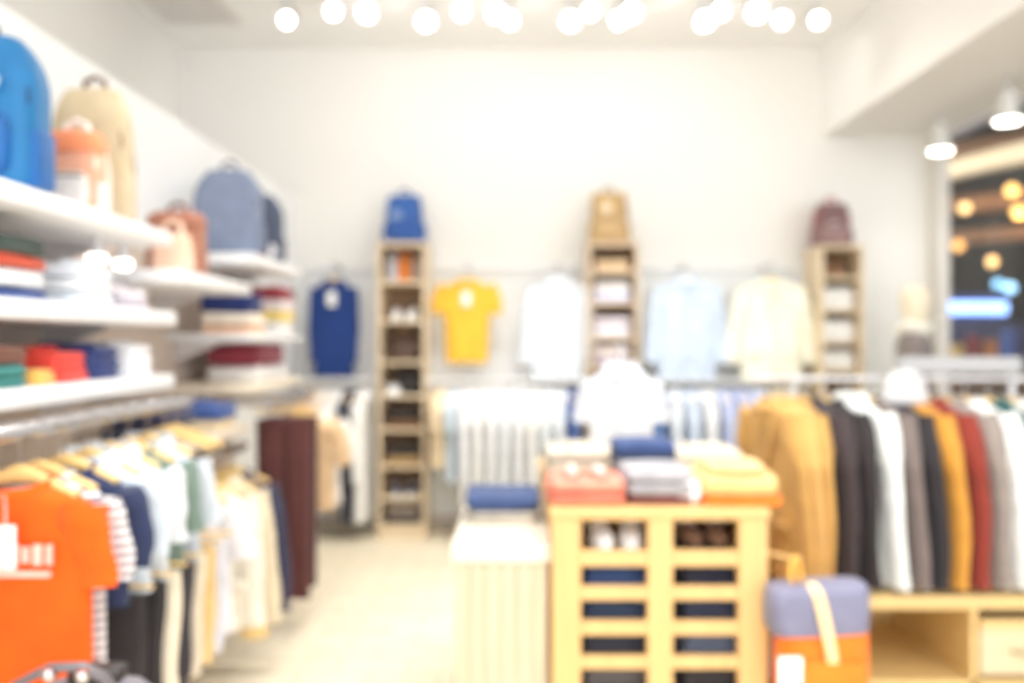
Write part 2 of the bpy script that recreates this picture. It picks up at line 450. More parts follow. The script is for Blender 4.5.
def clip_hanger(loc, rz, label, w=.25, drop=.07, group='trouser hangers'):
    t = thing('trouser_hanger', label, 'hanger', loc, rz, group)
    b = bmesh.new(); tube(b, [(-w / 2 - .02, 0, -drop + .018), (w / 2 + .02, 0, -drop + .018)], .006, 10); obj('hanger_bar', b, HANGW, t)
    b = bmesh.new(); tube(b, [(0, 0, -drop + .02), (0, 0, -.035)] + [(.018 * math.cos(a), 0, -.008 + .018 * math.sin(a)) for a in [math.radians(q) for q in (-80, -40, 0, 45, 90, 135, 180)]], .0024, 6); obj('hook', b, CHROME, t)
    return t
def trousers_long(loc, rz, label, mat, w=.26, L=.85, drop=.08, seed=0, group=None):
    t = thing('long_trousers', label, 'trousers', loc, rz, group)
    b = bmesh.new(); loft(b, [ring(w / 2, .028, -drop, 28, 3), ring(w / 2 + .002, .031, -drop - .01, 28, 3), ring(w / 2 + .004, .033, -drop - .045, 28, 3), ring(w / 2, .03, -drop - .05, 28, 3)]); wb = obj('waistband', b, mat, t)
    for s in (-1, 1):
        rings = []
        for i in range(12):
            f = i / 11; hw = w / 4 * (1.05 - .18 * f)
            rings.append(ring(hw, .034 + .004 * math.sin(9 * f + seed + s), -drop - .045 - (L - .045) * f, 24, 2.6, s * (w / 4 * .96 + .006 * f), 0, lambda a, f=f: 1 + .2 * math.sin(4 * a + 3 * f + seed) * f))
        lb = bmesh.new(); loft(lb, rings); obj('leg', lb, mat, t)
        bl = bmesh.new(); box(bl, s * w * .28 - .005, s * w * .28 + .005, -.036, -.031, -drop - .052, -drop + .003, .001); obj('belt_loop', bl, mat, wb)
    return t

# ------------------------------------------------------------------ folded garments, bags, shoes, caps
def folded(loc, label, w, d, h, mat, layers=2, rz=0, seed=0, name='folded_sweater', cat='folded clothes', collar=None, group=None, tagm=False, rot=None):
    t = thing(name, label, cat, loc, rz, group, rot)
    b = bmesh.new(); rnd = random.Random(seed * 13 + 5)
    lh = h / layers
    for k in range(layers):
        pillow(b, w - .006 * k + rnd.uniform(-.006, .006), d - .004 * k, lh * 1.06, k * lh, 5.5, rnd.uniform(-.003, .003), rnd.uniform(-.003, .003), 40, .004 if k == layers - 1 else 0, seed + k, min(lh * .5, .02), .004)
    # rolled fold joining the layers along the front edge
    tube(b, [(-w / 2 + .02, -d / 2 + h * .42, h * .5), (0, -d / 2 + h * .40, h * .5), (w / 2 - .02, -d / 2 + h * .42, h * .5)], h * .47, 14, ry=h * .47, up=Vector((0, 0, 1)))
    obj('folded_body', b, mat, t)
    if collar:
        cb = bmesh.new()
        pts = [(.07 * math.cos(a), -d * .12 + .055 * math.sin(a), h + .008) for a in [math.radians(q) for q in range(-60, 241, 20)]]
        tube(cb, pts, .012, 8, ry=.009, up=Vector((0, 0, 1))); obj('collar', cb, collar, t)
    if tagm:
        gb = bmesh.new(); box(gb, w * .18, w * .18 + .045, -d / 2 - .008, -d / 2 - .006, h * .1, h * .1 + .05, .0006); obj('price_tag', gb, TAGM, t)
    return t
def rolled(loc, label, r, l, mat, rz=0, group=None):
    t = thing('rolled_garment', label, 'rolled clothes', loc, rz, group)
    b = bmesh.new(); tube(b, [(0, -l / 2, r), (0, -l / 2 + .006, r), (0, 0, r), (0, l / 2 - .006, r), (0, l / 2, r)], [r * .8, r * .98, r, r * .98, r * .8], 18); obj('roll', b, mat, t)
    b = bmesh.new(); pts = [(.18 * 0 + (r * .15 + r * .10 * a) * math.cos(a), -l / 2 - .002, r + (r * .15 + r * .10 * a) * math.sin(a)) for a in [i * .5 for i in range(14)]]
    tube(b, pts, .0035, 6); obj('rolled_edge', b, mat, t); return t

def backpack(loc, label, w, d, h, mat, mat2=None, strapm=None, rz=0, seed=0, name='backpack', cat='backpack', taper=.80, pocket=True, flap=False, badge=None, tagc=None, square=False):
    t = thing(name, label, cat, loc, rz); mat2 = mat2 or mat; strapm = strapm or mat2
    rings = []
    for i in range(15):
        f = i / 14
        prof = (1 - (1 - min(1, f / .10)) ** 2 * .12) * (1 if f < .68 else (1 - ((f - .68) / .32) ** 2.2 * (1 - taper + .10)))
        dp = (1 - (1 - min(1, f / .10)) ** 2 * .18) * (1 if f < .5 else 1 - ((f - .5) / .5) ** 2 * .55)
        if square: prof = (1 - (1 - min(1, f / .08)) ** 2 * .08) * (1 - (1 - taper) * f) * (1 - max(0, f - .93) * 1.2)
        rings.append(ring(w / 2 * prof, d / 2 * dp, h * f * .985, 32, 3.4, 0, d * .02 * f, lambda a, f=f: 1 + .03 * math.sin(5 * a + 7 * f + seed)))
    rings.append(ring(w / 2 * taper * .72, d * .16, h, 32, 3, 0, d * .02)); 
    b = bmesh.new(); loft(b, rings); body = obj('pack_body', b, mat, t)
    if pocket:
        pb = bmesh.new(); pr = []
        for k, (s, yy) in enumerate(((1.0, -.36), (1.0, -.50), (.94, -.585), (.80, -.615), (.4, -.625))):
            pr.append([Vector((q.x, yy * d, q.y + h * .30)) for q in ring(w * .37 * s, h * .215 * s, 0, 32, 4)])
        loft(pb, pr); po = obj('front_pocket', pb, mat2, t)
        zb = bmesh.new(); tube(zb, [(-w * .30, -d * .60, h * .455), (0, -d * .612, h * .465), (w * .30, -d * .60, h * .455)], .004, 6); obj('zip', zb, DARK, po)
    arc = bmesh.new(); tube(arc, [(w * .47 * math.cos(a), -d * .33 + d * .12 * math.sin(a), h * .56 + h * .34 * math.sin(a)) for a in [math.radians(q) for q in range(0, 181, 15)]], .004, 6); obj('main_zip', arc, strapm, t)
    hb = bmesh.new(); tube(hb, [(-.035, d * .1, h * .975), (-.032, d * .1, h + .03), (0, d * .1, h + .045), (.032, d * .1, h + .03), (.035, d * .1, h * .975)], .009, 8, ry=.012); obj('carry_handle', hb, strapm, t)
    for s in (-1, 1):
        sb = bmesh.new(); tube(sb, [(s * w * .22, d * .36, h * .93), (s * w * .27, d * .56, h * .8), (s * w * .31, d * .62, h * .5), (s * w * .35, d * .54, h * .2), (s * w * .37, d * .42, h * .06)], .026, 10, ry=.009); obj('shoulder_strap', sb, strapm, t)
        kb = bmesh.new(); pillow(kb, w * .10, d * .6, h * .34, h * .06, 3, s * w * .485, 0, 20, 0, seed, .01); obj('side_pocket', kb, mat2, t)
    if flap:
        fb = bmesh.new(); pr = [ring(w / 2 * 1.02, d / 2 * 1.05, h * .78, 32, 3.4), ring(w / 2 * 1.03, d / 2 * 1.07, h * .84, 32, 3.4), ring(w / 2 * .98, d / 2 * 1.0, h * .96, 32, 3.2), ring(w / 2 * .8, d / 2 * .75, h * 1.02, 32, 3)]
        loft(fb, pr); obj('top_flap', fb, flap, t)
    if badge:
        x, z, r, m = badge
        gb = bmesh.new(); lathe(gb, [(.0001, 0), (r, 0), (r, .003), (.0001, .003)], 18); bmesh.ops.transform(gb, matrix=Matrix.Translation((x, -d * .5 - .006, z)) @ Matrix.Rotation(PI / 2, 4, 'X'), verts=gb.verts); obj('badge', gb, m, t)
    if tagc:
        x, z, tw, th, m = tagc
        gb = bmesh.new(); box(gb, x - tw / 2, x + tw / 2, -d * .63 - .004, -d * .63, z, z + th, .001); obj('swing_tag', gb, m, t)
    return t

def shoe(loc, label, mat, solem=None, rz=0, s=1.0, group=None):
    t = thing('shoe', label, 'shoe', loc, rz, group); solem = solem or WHITE
    b = bmesh.new(); rings = []
    P = [(-.13, .010, .03, .028), (-.115, .030, .038, .040), (-.07, .040, .045, .052), (-.02, .038, .060, .066), (.03, .034, .078, .086), (.07, .034, .086, .098), (.105, .032, .088, .098), (.125, .018, .06, .07)]
    for y, hw, hh, top in P: rings.append([Vector((hw * math.cos(a) * s, y * s, (.022 + max(0, (math.sin(a) * .5 + .5)) * (top - .0) * .9) * s)) for a in [2 * PI * i / 20 for i in range(20)]])
    loft(b, rings); obj('upper', b, mat, t)
    sb = bmesh.new(); lo = [Vector((q.x * s, q.y * s, 0)) for q in ring(.041, .138, 0, 28, 2.5, 0, -.003)]
    loft(sb, [lo, [v + Vector((0, 0, .026 * s)) for v in lo], [Vector((v.x * .9, v.y * .95, .03 * s)) for v in lo]]); obj('sole', sb, solem, t)
    lb = bmesh.new()
    for i in range(4): y = -.065 + .026 * i; z = .058 + .0115 * i; tube(lb, [(-.028 * s, y * s, (z - .006) * s), (0, (y + .004) * s, (z + .006) * s), (.028 * s, y * s, (z - .006) * s)], .004 * s, 6)
    obj('laces', lb, TAGM, t); return t
def cap(loc, label, mat, brimm=None, rz=0, s=1.0, group=None):
    t = thing('baseball_hat', label, 'cap', loc, rz, group)
    b = bmesh.new(); lathe(b, [(.095 * s, 0), (.098 * s, .02 * s), (.094 * s, .06 * s), (.075 * s, .10 * s), (.04 * s, .122 * s), (.0001, .128 * s)], 28, sy=1.12); obj('crown', b, mat, t)
    bb = bmesh.new(); rings = []
    for f, w in ((0, .088), (.3, .090), (.6, .082), (.85, .06), (1.0, .03)):
        y = -.085 - .085 * f; rings.append([Vector((w * s * math.cos(a), y * s, (.010 + .004 * math.sin(a) - .012 * f + .016 * (1 - math.cos(a) ** 2)) * s)) for a in [2 * PI * i / 20 for i in range(20)]])
    loft(bb, rings); obj('brim', bb, brimm or mat, t)
    kb = bmesh.new(); lathe(kb, [(.009 * s, .125 * s), (.009 * s, .131 * s), (.0001, .134 * s)], 10); obj('top_button', kb, brimm or mat, t); return t

# ------------------------------------------------------------------ left shelving
SH = paint((240, 241, 243), .5)
def wall_shelf(y0, y1, z, label, th=.05, x1=-1.19, mat=SH):
    x0 = LWL + .021
    t = thing('wall_shelf', label, 'shelf', (x0, y0, z - th))
    obj('shelf_board', box(bmesh.new(), 0, x1 - x0, 0, y1 - y0, 0, th, .006), mat, t)
    for y in (.12, y1 - y0 - .12):
        b = bmesh.new(); prism(b, [(.001, -.001), (.22, -.001), (.22, -.012), (.03, -.085), (.001, -.085)], y - .005, y + .005); obj('bracket', b, STEEL, t, smooth=False)
wall_shelf(.3, 2.98, 1.782, 'long white top shelf on the left wall holding the blue backpack')
wall_shelf(.3, 3.02, 1.505, 'white middle shelf on the left wall with stacked pale shirts')
wall_shelf(.3, 3.00, 1.285, 'white lower shelf on the left wall with teal and red knitwear')
wall_shelf(3.04, 3.88, 1.66, 'short white shelf holding the brown satchel on the left wall')
wall_shelf(3.92, 4.80, 1.81, 'white shelf under the grey backpack on the left wall')
wall_shelf(3.92, 4.80, 1.435, 'white shelf with navy and cream knitwear at far end of left wall', .035)
wall_shelf(3.92, 4.80, 1.20, 'cream shelf above the long brown trousers', .04, mat=paint((238, 226, 205), .5))
wall_shelf(3.04, 3.86, 1.03, 'low cream shelf with dark folded jeans on the left wall', .04, mat=paint((226, 214, 198), .5))

def rail_y(x, y0, y1, z, label, r=.021):
    t = thing('garment_rail', label, 'rail', (x, y0, z))
    obj('tube', tube(bmesh.new(), [(0, 0, 0), (0, y1 - y0, 0)], r, 16), CHROME, t)
    for y in (.04, (y1 - y0) / 2, y1 - y0 - .03):
        b = bmesh.new(); tube(b, [(0, y, -.0), (-.06, y, .004), (LWL + .022 - x, y, .004)], .009, 10); obj('rail_arm', b, CHROME, t)
        lathe_b = lathe(bmesh.new(), [(.0001, -.022), (.015, -.020), (.024, -.004), (.024, .004), (.015, .020), (.0001, .022)], 16); o = obj('rail_knob', lathe_b, CHROME, t, (0, y, 0))
    for y in (0, y1 - y0):
        obj('end_cap', lathe(bmesh.new(), [(.0001, -.018), (.018, -.012), (.022, 0), (.018, .012), (.0001, .018)], 14), CHROME, t, (0, y, 0))
RX = -1.14
rail_y(RX, 1.2, 2.98, 1.192, 'chrome rail under the left shelf carrying the orange tee')
rail_y(RX, 2.18, 2.96, .78, 'low chrome rail on the left carrying folded trousers')
rail_y(RX - .075, 3.08, 3.84, .93, 'short chrome rail on the left carrying the cream jacket')
rail_y(RX, 3.96, 4.78, 1.10, 'chrome rail carrying the long brown trousers')

C = dict(orange=(250, 96, 0), navy=(38, 52, 96), white=(238, 239, 241), cream=(240, 226, 196), green=(112, 132, 122), greyblue=(196, 204, 214), black=(44, 40, 42), beige=(226, 204, 164), tan=(204, 160, 92), maroon=(112, 44, 40), brown=(84, 50, 46), mustard=(212, 146, 52), grey=(142, 132, 128))
ty = [('tee', 'orange_tee', 'bright orange short-sleeved tee at the front of the left rail', fabric(C['orange']), 1.97, .205, .68, 'orange tee'),
      ('tee', 'striped_tee', 'white tee with thin dark stripes just behind the orange tee', fabric((240, 238, 238), pattern='stripe', rgb2=(122, 114, 124), scale=14), 2.05, .20, .66, 'striped tee'),
      ('tee', 'navy_tee', 'navy short-sleeved tee behind the striped tee', fabric((42, 52, 86)), 2.17, .20, .35, 'navy tee'),
      ('polo', 'white_polo', 'white polo with cream collar behind the navy tee', fabric((206, 216, 226)), 2.29, .205, .35, 'white polo'),
      ('shirt', 'white_shirt', 'plain white short-sleeved shirt between the white polo and the green tee', fabric((216, 220, 224)), 2.41, .20, .35, 'white shirt'),
      ('tee', 'green_tee', 'grey-green tee between the white shirt and the pale grey polo', fabric(C['green']), 2.53, .20, .35, 'grey-green tee'),
      ('polo', 'grey_polo', 'pale blue-grey polo behind the grey-green tee', fabric(C['greyblue']), 2.66, .205, .36, 'pale grey polo')]
for i, (kd, nm, lab, m, D, hw, L, short) in enumerate(ty):
    hanger((RX, D, 1.192 + .016), 0, 'wooden hanger holding the ' + short, .135, .120, group='wooden hangers on the left rail')
    g = garment(kd, nm, lab, 'shirt' if kd != 'tee' else 't-shirt', (RX, D, 1.192), 0, m, .175 if i == 0 else .166, L, .036, .115, None, i + 3, None, 'short', out=-.014 if i == 0 else .0, tagpos=(.016, -.085, .046, .10) if i == 0 else False)
    if i == 0:
        b = bmesh.new()
        for q, (x, z, w, h) in enumerate(((-.10, -.19, .016, .045), (-.075, -.19, .012, .045), (-.05, -.195, .02, .035), (-.02, -.19, .012, .045), (.01, -.19, .02, .045), (.038, -.195, .014, .035), (.062, -.19, .02, .045), (.092, -.19, .012, .045), (-.10, -.25, .2, .012))):
            box(b, x, x + w, -.060, -.052, z - .06 - h, z - .06)
        plabel(obj('chest_print', b, fabric((255, 205, 190)), g), 'pale worn chest print')
for i, D in enumerate((2.79, 2.88)):
    hanger((RX, D, 1.192 + .016), 0, 'bare wooden hanger, %s from the far end of the left rail' % ('second' if i == 0 else 'first'), group='wooden hangers on the left rail')
tr = [((52, 46, 48), 'black', 2.24), (C['black'], 'charcoal', 2.36), ((238, 226, 204), 'pale cream', 2.47), ((56, 52, 58), 'dark grey', 2.57), ((220, 206, 184), 'stone', 2.67), ((222, 190, 130), 'tan', 2.77), ((206, 206, 216), 'lilac grey', 2.87)]
for i, (c, nm, D) in enumerate(tr):
    clip_hanger((RX + .035, D, .78 + .016), 0, 'slim wooden hanger holding the %s trousers' % nm, .28, .06)
    trousers_folded((RX + .035, D, .78), 0, '%s trousers folded over a hanger on the low left rail' % nm, fabric(c), .28, .36, .06, i)
# the tan frame line and garments of the second bay
b2 = [('jacket', 'cream_jacket', 'cream jacket with tan collar on the short left rail', fabric((240, 232, 216)), 3.36, .165, .56, fabric((222, 190, 128)), 'long'),
      ('shirt', 'white_shirt', 'white long-sleeved shirt in front of the cream jacket', fabric((236, 234, 238)), 3.20, .16, .52, None, 'short'),
      ('jacket', 'stone_jacket', 'stone jacket behind the cream jacket on the short left rail', fabric((226, 212, 184)), 3.54, .165, .58, None, 'long'),
      ('jacket', 'navy_jacket', 'navy jacket at the far end of the short left rail', fabric((54, 56, 84)), 3.70, .165, .6, None, 'long')]
for i, (kd, nm, lab, m, D, hw, L, trm, sl) in enumerate(b2):
    hanger((RX - .075, D, .93 + .016), 0, 'wooden hanger holding the ' + lab.split(' ')[0] + ' ' + nm.split('_')[1] + ' on the short left rail', group='wooden hangers on the short left rail')
    garment(kd, nm, lab, 'jacket' if kd == 'jacket' else 'shirt', (RX - .075, D, .93), 0, m, hw, L, .042, .10, None, i + 20, trm, sl)
for i, (c, lab, D, L) in enumerate((((92, 50, 48), 'long dark brown corduroy trousers hanging by the aisle', 4.08, .86), ((78, 44, 44), 'long maroon-brown trousers behind the dark brown corduroys', 4.22, .84))):
    clip_hanger((RX + .045, D, 1.116), 0, ['slim hanger holding the dark brown corduroys', 'slim hanger holding the maroon-brown trousers'][i], .26)
    trousers_long((RX + .045, D, 1.10), 0, lab, fabric(c), .26, L, .07, i + 2)
for i, (c, lab, D) in enumerate((((222, 190, 150), 'tan shirt hanging past the brown trousers', 4.45), ((240, 236, 232), 'off-white shirt at the far end of the brown trousers rail', 4.62))):
    hanger((RX + .05, D, 1.116), 0, ['wooden hanger holding the tan shirt', 'wooden hanger holding the off-white shirt'][i])
    garment('shirt', ['tan_shirt', 'white_shirt'][i], lab, 'shirt', (RX + .05, D, 1.10), 0, fabric(c), .16, .48, .04, .10, None, i + 31, None, 'short')

# top shelf goods
T1 = 1.782
backpack((-1.425, 2.28, T1), 'bright blue backpack on the top left shelf', .34, .17, .435, fabric((0, 104, 160), .55), fabric((4, 90, 158), .55), fabric((40, 60, 90)), seed=1, taper=.72, badge=(.085, .29, .02, fabric((190, 215, 235))))
backpack((-1.335, 2.60, T1), 'small orange and white backpack beside the blue backpack', .17, .10, .25, fabric((240, 176, 146)), fabric((236, 228, 222)), fabric((250, 244, 240)), seed=2, flap=fabric((252, 150, 105)))
backpack((-1.40, 2.84, T1), 'tall beige canvas backpack at the end of the top shelf', .25, .14, .46, fabric((200, 182, 150)), fabric((208, 190, 160)), fabric((112, 84, 62)), seed=3, taper=.8)
for i, y in enumerate((2.66, 2.84)):
    t = thing('under_shelf_light', 'small round white light under the top left shelf, %s the wall end' % ('nearer' if i == 0 else 'closer to'), 'light', (-1.30, y, 1.732))
    t['label'] = ['small round white light under the top shelf, below the orange backpack', 'small round white light under the top shelf, below the beige backpack'][i]
    obj('housing', lathe(bmesh.new(), [(.0001, 0), (.012, 0), (.012, -.035), (.030, -.045), (.032, -.062), (.0001, -.062)], 20), STEEL, t)
    obj('lens', lathe(bmesh.new(), [(.0001, -.062), (.030, -.062), (.030, -.078), (.020, -.090), (.0001, -.094)], 20), emit((255, 246, 236), 3.0), t)
# middle shelf stacks
T2 = 1.505
def stack(items, x, y, z, w, d, rz=0, name='folded_shirt', seed0=0):
    for i, (c, h, lab) in enumerate(items):
        m = c if not isinstance(c, tuple) else fabric(c)
        folded((x + random.uniform(-.006, .006), y + random.uniform(-.006, .006), z), lab, w, d, h * .97, m, 2, rz + random.uniform(-.03, .03), seed0 + i, name, tagm=False, collar=m if (i == len(items) - 1) else None)
        z += h + .006
stack([((60, 82, 140), .03, 'blue folded shirt under the white ones on the middle left shelf'), (C['white'], .045, 'white folded shirt second from bottom on the middle left shelf'), ((220, 96, 70), .03, 'red folded knit on the white stack of the middle left shelf'), ((70, 84, 78), .04, 'dark green folded sweater topping the middle left shelf')], -1.385, 2.20, T2, .28, .24, 0, 'folded_shirt', 40)
stack([((226, 234, 244), .035, 'pale blue folded shirt at the bottom of the second stack'), ((238, 242, 246), .035, 'white folded shirt in the middle of the second stack'), ((232, 238, 248), .035, 'pale white-blue shirt topping the second stack on the middle shelf')], -1.34, 2.52, T2, .25, .22, 0, 'folded_shirt', 50)
stack([((206, 198, 208), .03, 'lilac-grey folded tee at the end of the middle left shelf'), ((222, 216, 222), .028, 'pale grey folded tee topping the lilac one')], -1.36, 2.84, T2, .24, .2, 0, 'folded_tee', 60)
folded((-1.46, 2.42, T2 + .17 - .17), 'maroon folded knit behind the pale stacks on the middle shelf', .001 + .14, .14, .19, fabric((130, 60, 66)), 4, 0, 65, 'folded_sweater') if False else None
# lower shelf
T3 = 1.285
stack([((40, 120, 116), .055, 'teal folded sweater at the near end of the lower left shelf'), ((120, 78, 62), .04, 'brown folded sweater on the teal sweater')], -1.36, 2.06, T3, .28, .22, 0, 'folded_sweater', 70)
folded((-1.27, 2.235, T3), 'mustard folded scarf between the teal and red knits', .10, .10, .04, fabric((224, 176, 92)), 2, 0, 74, 'folded_scarf', 'scarf')
folded((-1.36, 2.40, T3), 'red folded sweater on the lower left shelf', .26, .20, .085, fabric((232, 72, 60)), 3, .05, 75, 'folded_sweater', collar=fabric((232, 72, 60)))
folded((-1.36, 2.62, T3), 'navy folded sweater beside the red sweater', .25, .19, .095, fabric((44, 60, 118)), 3, 0, 76, 'folded_sweater', collar=fabric((44, 60, 118)))
folded((-1.34, 2.825, T3), 'white folded sweater at the far end of the lower left shelf', .25, .17, .10, fabric((230, 230, 234)), 3, -.04, 77, 'folded_sweater', collar=fabric((230, 230, 234)))
# second bay
T4 = 1.66
backpack((-1.34, 3.40, T4), 'brown leather satchel on the short left shelf', .22, .12, .25, fabric((176, 120, 96), .6), fabric((166, 112, 90), .6), fabric((120, 78, 60)), seed=5, name='satchel', cat='bag', taper=.9, flap=fabric((168, 110, 88), .6))
backpack((-1.28, 3.20, T4), 'small peach pouch in front of the brown satchel', .13, .07, .15, fabric((244, 204, 178)), fabric((246, 212, 190)), seed=6, name='pouch', cat='bag', taper=.85, pocket=False)
stack([((70, 72, 92), .05, 'slate folded jeans on the low cream shelf'), ((52, 56, 84), .05, 'dark navy folded jeans topping the slate jeans')], -1.37, 3.22, 1.03, .28, .24, 0, 'folded_jeans', 80)
stack([((226, 206, 170), .04, 'cream folded trousers on the low cream shelf'), ((62, 88, 150), .06, 'bright blue folded jeans on the cream trousers')], -1.34, 3.62, 1.03, .28, .24, 0, 'folded_jeans', 84)
# third bay
backpack((-1.375, 4.12, 1.81), 'grey denim backpack on the far left shelf', .32, .16, .42, fabric((130, 142, 168)), fabric((122, 134, 160)), fabric((78, 88, 112)), seed=8, taper=.70, pocket=False)
backpack((-1.385, 4.58, 1.81), 'dark slate backpack behind the grey denim one', .30, .16, .38, fabric((76, 84, 104)), fabric((70, 78, 98)), fabric((60, 66, 84)), seed=9, taper=.72, badge=(.11, .07, .035, fabric((238, 236, 238))), tagc=(.06, .03, .03, .06, fabric((200, 60, 50))))
T5 = 1.435
stack([((244, 200, 168), .04, 'peach folded tee at the bottom of the far left stack'), ((244, 232, 216), .05, 'cream folded tee under the navy sweater'), ((32, 48, 108), .09, 'navy folded sweater topping the cream tee on the far left shelf')], -1.335, 4.08, T5, .26, .24, 0, 'folded_tee', 90)
stack([((240, 238, 236), .07, 'white folded tee at the bottom of the yellow stack'), ((246, 220, 130), .05, 'yellow folded tee on the white tee'), ((238, 226, 226), .05, 'pale pink folded tee on the yellow tee'), ((150, 60, 70), .06, 'maroon folded tee topping the yellow stack')], -1.31, 4.54, T5, .26, .24, 0, 'folded_tee', 95)
folded((-1.34, 4.32, 1.20 + .085), 'wine red folded sweater over the white rolls', .28, .5, .10, fabric((126, 44, 58)), 3, 0, 99, 'folded_sweater')
for i, y in enumerate((4.13, 4.32, 4.51)):
    rolled((-1.34, y, 1.20), 'white rolled tee on the cream shelf, %s from the near end' % ORD[i], .040, .26, fabric((242, 240, 236)), PI / 2, 'white rolled tees on the cream shelf')

# ------------------------------------------------------------------ back wall rails and garments
def rail_x(x0, x1, y, z, label, arms=True, r=.011, wall=BW - .03, n=3):
    t = thing('garment_rail', label, 'rail', (x0, y, z)); L = x1 - x0
    obj('tube', tube(bmesh.new(), [(0, 0, 0), (L, 0, 0)], r, 14), WHITE, t)
    for i in range(n):
        x = .05 + (L - .1) * i / (n - 1)
        b = bmesh.new(); tube(b, [(x, .01, 0), (x, wall - y - .012, 0)], .009, 10); obj('rail_arm', b, WHITE, t)
        b = bmesh.new(); lathe(b, [(.0001, 0), (.028, 0), (.026, .012), (.0001, .012)], 16); bmesh.ops.transform(b, matrix=Matrix.Translation((x, wall - y - .0005, 0)) @ Matrix.Rotation(PI / 2, 4, 'X'), verts=b.verts); obj('wall_plate', b, WHITE, t)
    for x in (0, L):
        obj('end_cap', lathe(bmesh.new(), [(.0001, -.022), (.018, -.018), (.024, 0), (.018, .018), (.0001, .022)], 16), WHITE, t, (x, 0, 0))
YU = BW - .07
rail_x(-1.56, -1.03, YU, 1.95, 'upper white rail between the left wall and the first tower', n=2)
rail_x(-.58, .50, YU, 1.95, 'upper white rail between the first and second towers')
rail_x(.98, 2.12, YU, 1.95, 'upper white rail between the second and third towers')
rail_x(-1.56, -1.02, 6.08, 1.12, 'lower white rail beside the first tower', n=2)
rail_x(-.60, .52, 6.08, 1.12, 'lower white rail carrying the white shirts')
rail_x(.96, 2.12, 6.08, 1.12, 'lower white rail carrying the pale blue shirts')
def faceout(x, z, label):
    t = thing('display_hook', label, 'hook', (x, YU, z))
    b = bmesh.new(); tube(b, [(0, -.012, .0), (0, -.10, .0), (0, -.20, .002), (0, -.215, .012), (0, -.22, .03)], .006, 10); obj('arm', b, CHROME, t)
    b = bmesh.new(); tube(b, [(-.018, 0, 0), (.018, 0, 0)], .019, 14); obj('clamp', b, CHROME, t)
up = [('tee', 'navy_sweater', 'deep blue long-sleeved sweater hung facing out on the back wall', 'sweater', fabric((22, 54, 118)), 334, .128, .70, 'long', None, 'deep blue sweater', .002),
      ('tee', 'yellow_tee', 'yellow short-sleeved tee hung facing out on the back wall', 't-shirt', fabric((232, 182, 58)), 467, .175, .60, 'short', None, 'yellow tee', None),
      ('shirt', 'checked_shirt', 'pale blue finely checked shirt right of the yellow tee', 'shirt', fabric((226, 232, 238), pattern='plaid', rgb2=(198, 208, 220), scale=14), 558, .195, .72, 'long', None, 'pale checked shirt', .035),
      ('shirt', 'light_blue_shirt', 'light blue shirt hung right of the second tower', 'shirt', fabric((206, 221, 240)), 686, .205, .74, 'long', fabric((212, 226, 243)), 'light blue shirt', .045),
      ('jacket', 'cream_jacket', 'cream yellow jacket hung left of the third tower', 'jacket', fabric((250, 248, 228)), 771, .215, .75, 'long', None, 'cream yellow jacket', .055)]
for i, (kd, nm, lab, cat, m, px, hw, L, sl, trm, short, out) in enumerate(up):
    x = X(px, 6.17); z = 1.95
    faceout(x, z, 'chrome face-out hook holding the ' + short)
    hanger((x, 6.17, z + .006), 0, 'wooden hanger holding the %s on the back wall' % short, span=min(.155, hw * .78), group='wooden hangers on the back wall')
    g = garment(kd, nm, lab, cat, (x, 6.17, z - .005), 0, m, hw, L, .05, .10, None, i + 50, trm, sl, out=out, flare=(1.18 if i == 0 else (.86 if i == 1 else 1.04)), tagpos=(.0, -.09, .06, .10) if i < 2 else False)
# lower rail: white shirts seen edge on
wl = [(-.52, (246, 222, 184), 'cream-orange shirt first on the lower back rail', .50), (-.43, (206, 220, 232), 'pale blue-white shirt second on the lower back rail', .60),
      (-.33, C['white'], 'white shirt, leftmost of the white row', .78), (-.235, (240, 240, 238), 'white shirt, second of the white row', .80), (-.14, C['white'], 'white shirt, third of the white row', .78), (-.045, (236, 240, 242), 'white shirt, fourth of the white row', .80),
      (.05, C['white'], 'white shirt, fifth of the white row', .78), (.145, (242, 242, 240), 'white shirt, sixth of the white row', .80), (.24, (232, 238, 242), 'white shirt, seventh of the white row', .76), (.335, (228, 234, 240), 'white shirt, eighth of the white row', .74), (.43, (66, 96, 156), 'denim blue shirt at the end of the white row', .7)]
for i, (x, c, lab, L) in enumerate(wl):
    hanger((x, 6.08, 1.134), -PI / 2, 'wooden hanger of the ' + lab, group='wooden hangers on the lower back rail')
    garment('shirt', 'white_shirt' if 'white shirt' in lab else 'shirt', lab + ' below the yellow tee' if 'row' in lab and 'denim' not in lab else lab, 'shirt', (x, 6.08, 1.12), -PI / 2, fabric(c), .19, L, .046, .10, 'shirts on the lower back rail', i + 70, None, 'long' if i > 1 else 'short', out=.03)
wr = [(1.03, (84, 122, 180), 'denim blue shirt first on the right lower rail', .66), (1.15, (228, 236, 244), 'white-blue shirt second on the right lower rail', .68), (1.27, (206, 220, 240), 'pale blue shirt third on the right lower rail', .68), (1.39, (238, 240, 242), 'white shirt fourth on the right lower rail', .70),
      (1.51, (190, 200, 232), 'periwinkle shirt fifth on the right lower rail', .72), (1.63, (182, 192, 226), 'deeper periwinkle shirt sixth on the right lower rail', .72), (1.75, (204, 212, 234), 'pale lilac shirt seventh on the right lower rail', .70), (1.87, (214, 196, 160), 'sand shirt eighth on the right lower rail', .7), (1.99, (226, 210, 180), 'cream shirt last on the right lower rail', .7)]
for i, (x, c, lab, L) in enumerate(wr):
    hanger((x, 6.08, 1.134), -PI / 2, 'wooden hanger of the ' + lab, group='wooden hangers on the right lower rail')
    garment('shirt', 'shirt', lab, 'shirt', (x, 6.08, 1.12), -PI / 2, fabric(c), .19, L, .046, .10, 'shirts on the right lower rail', i + 90, None, 'long', out=.03)
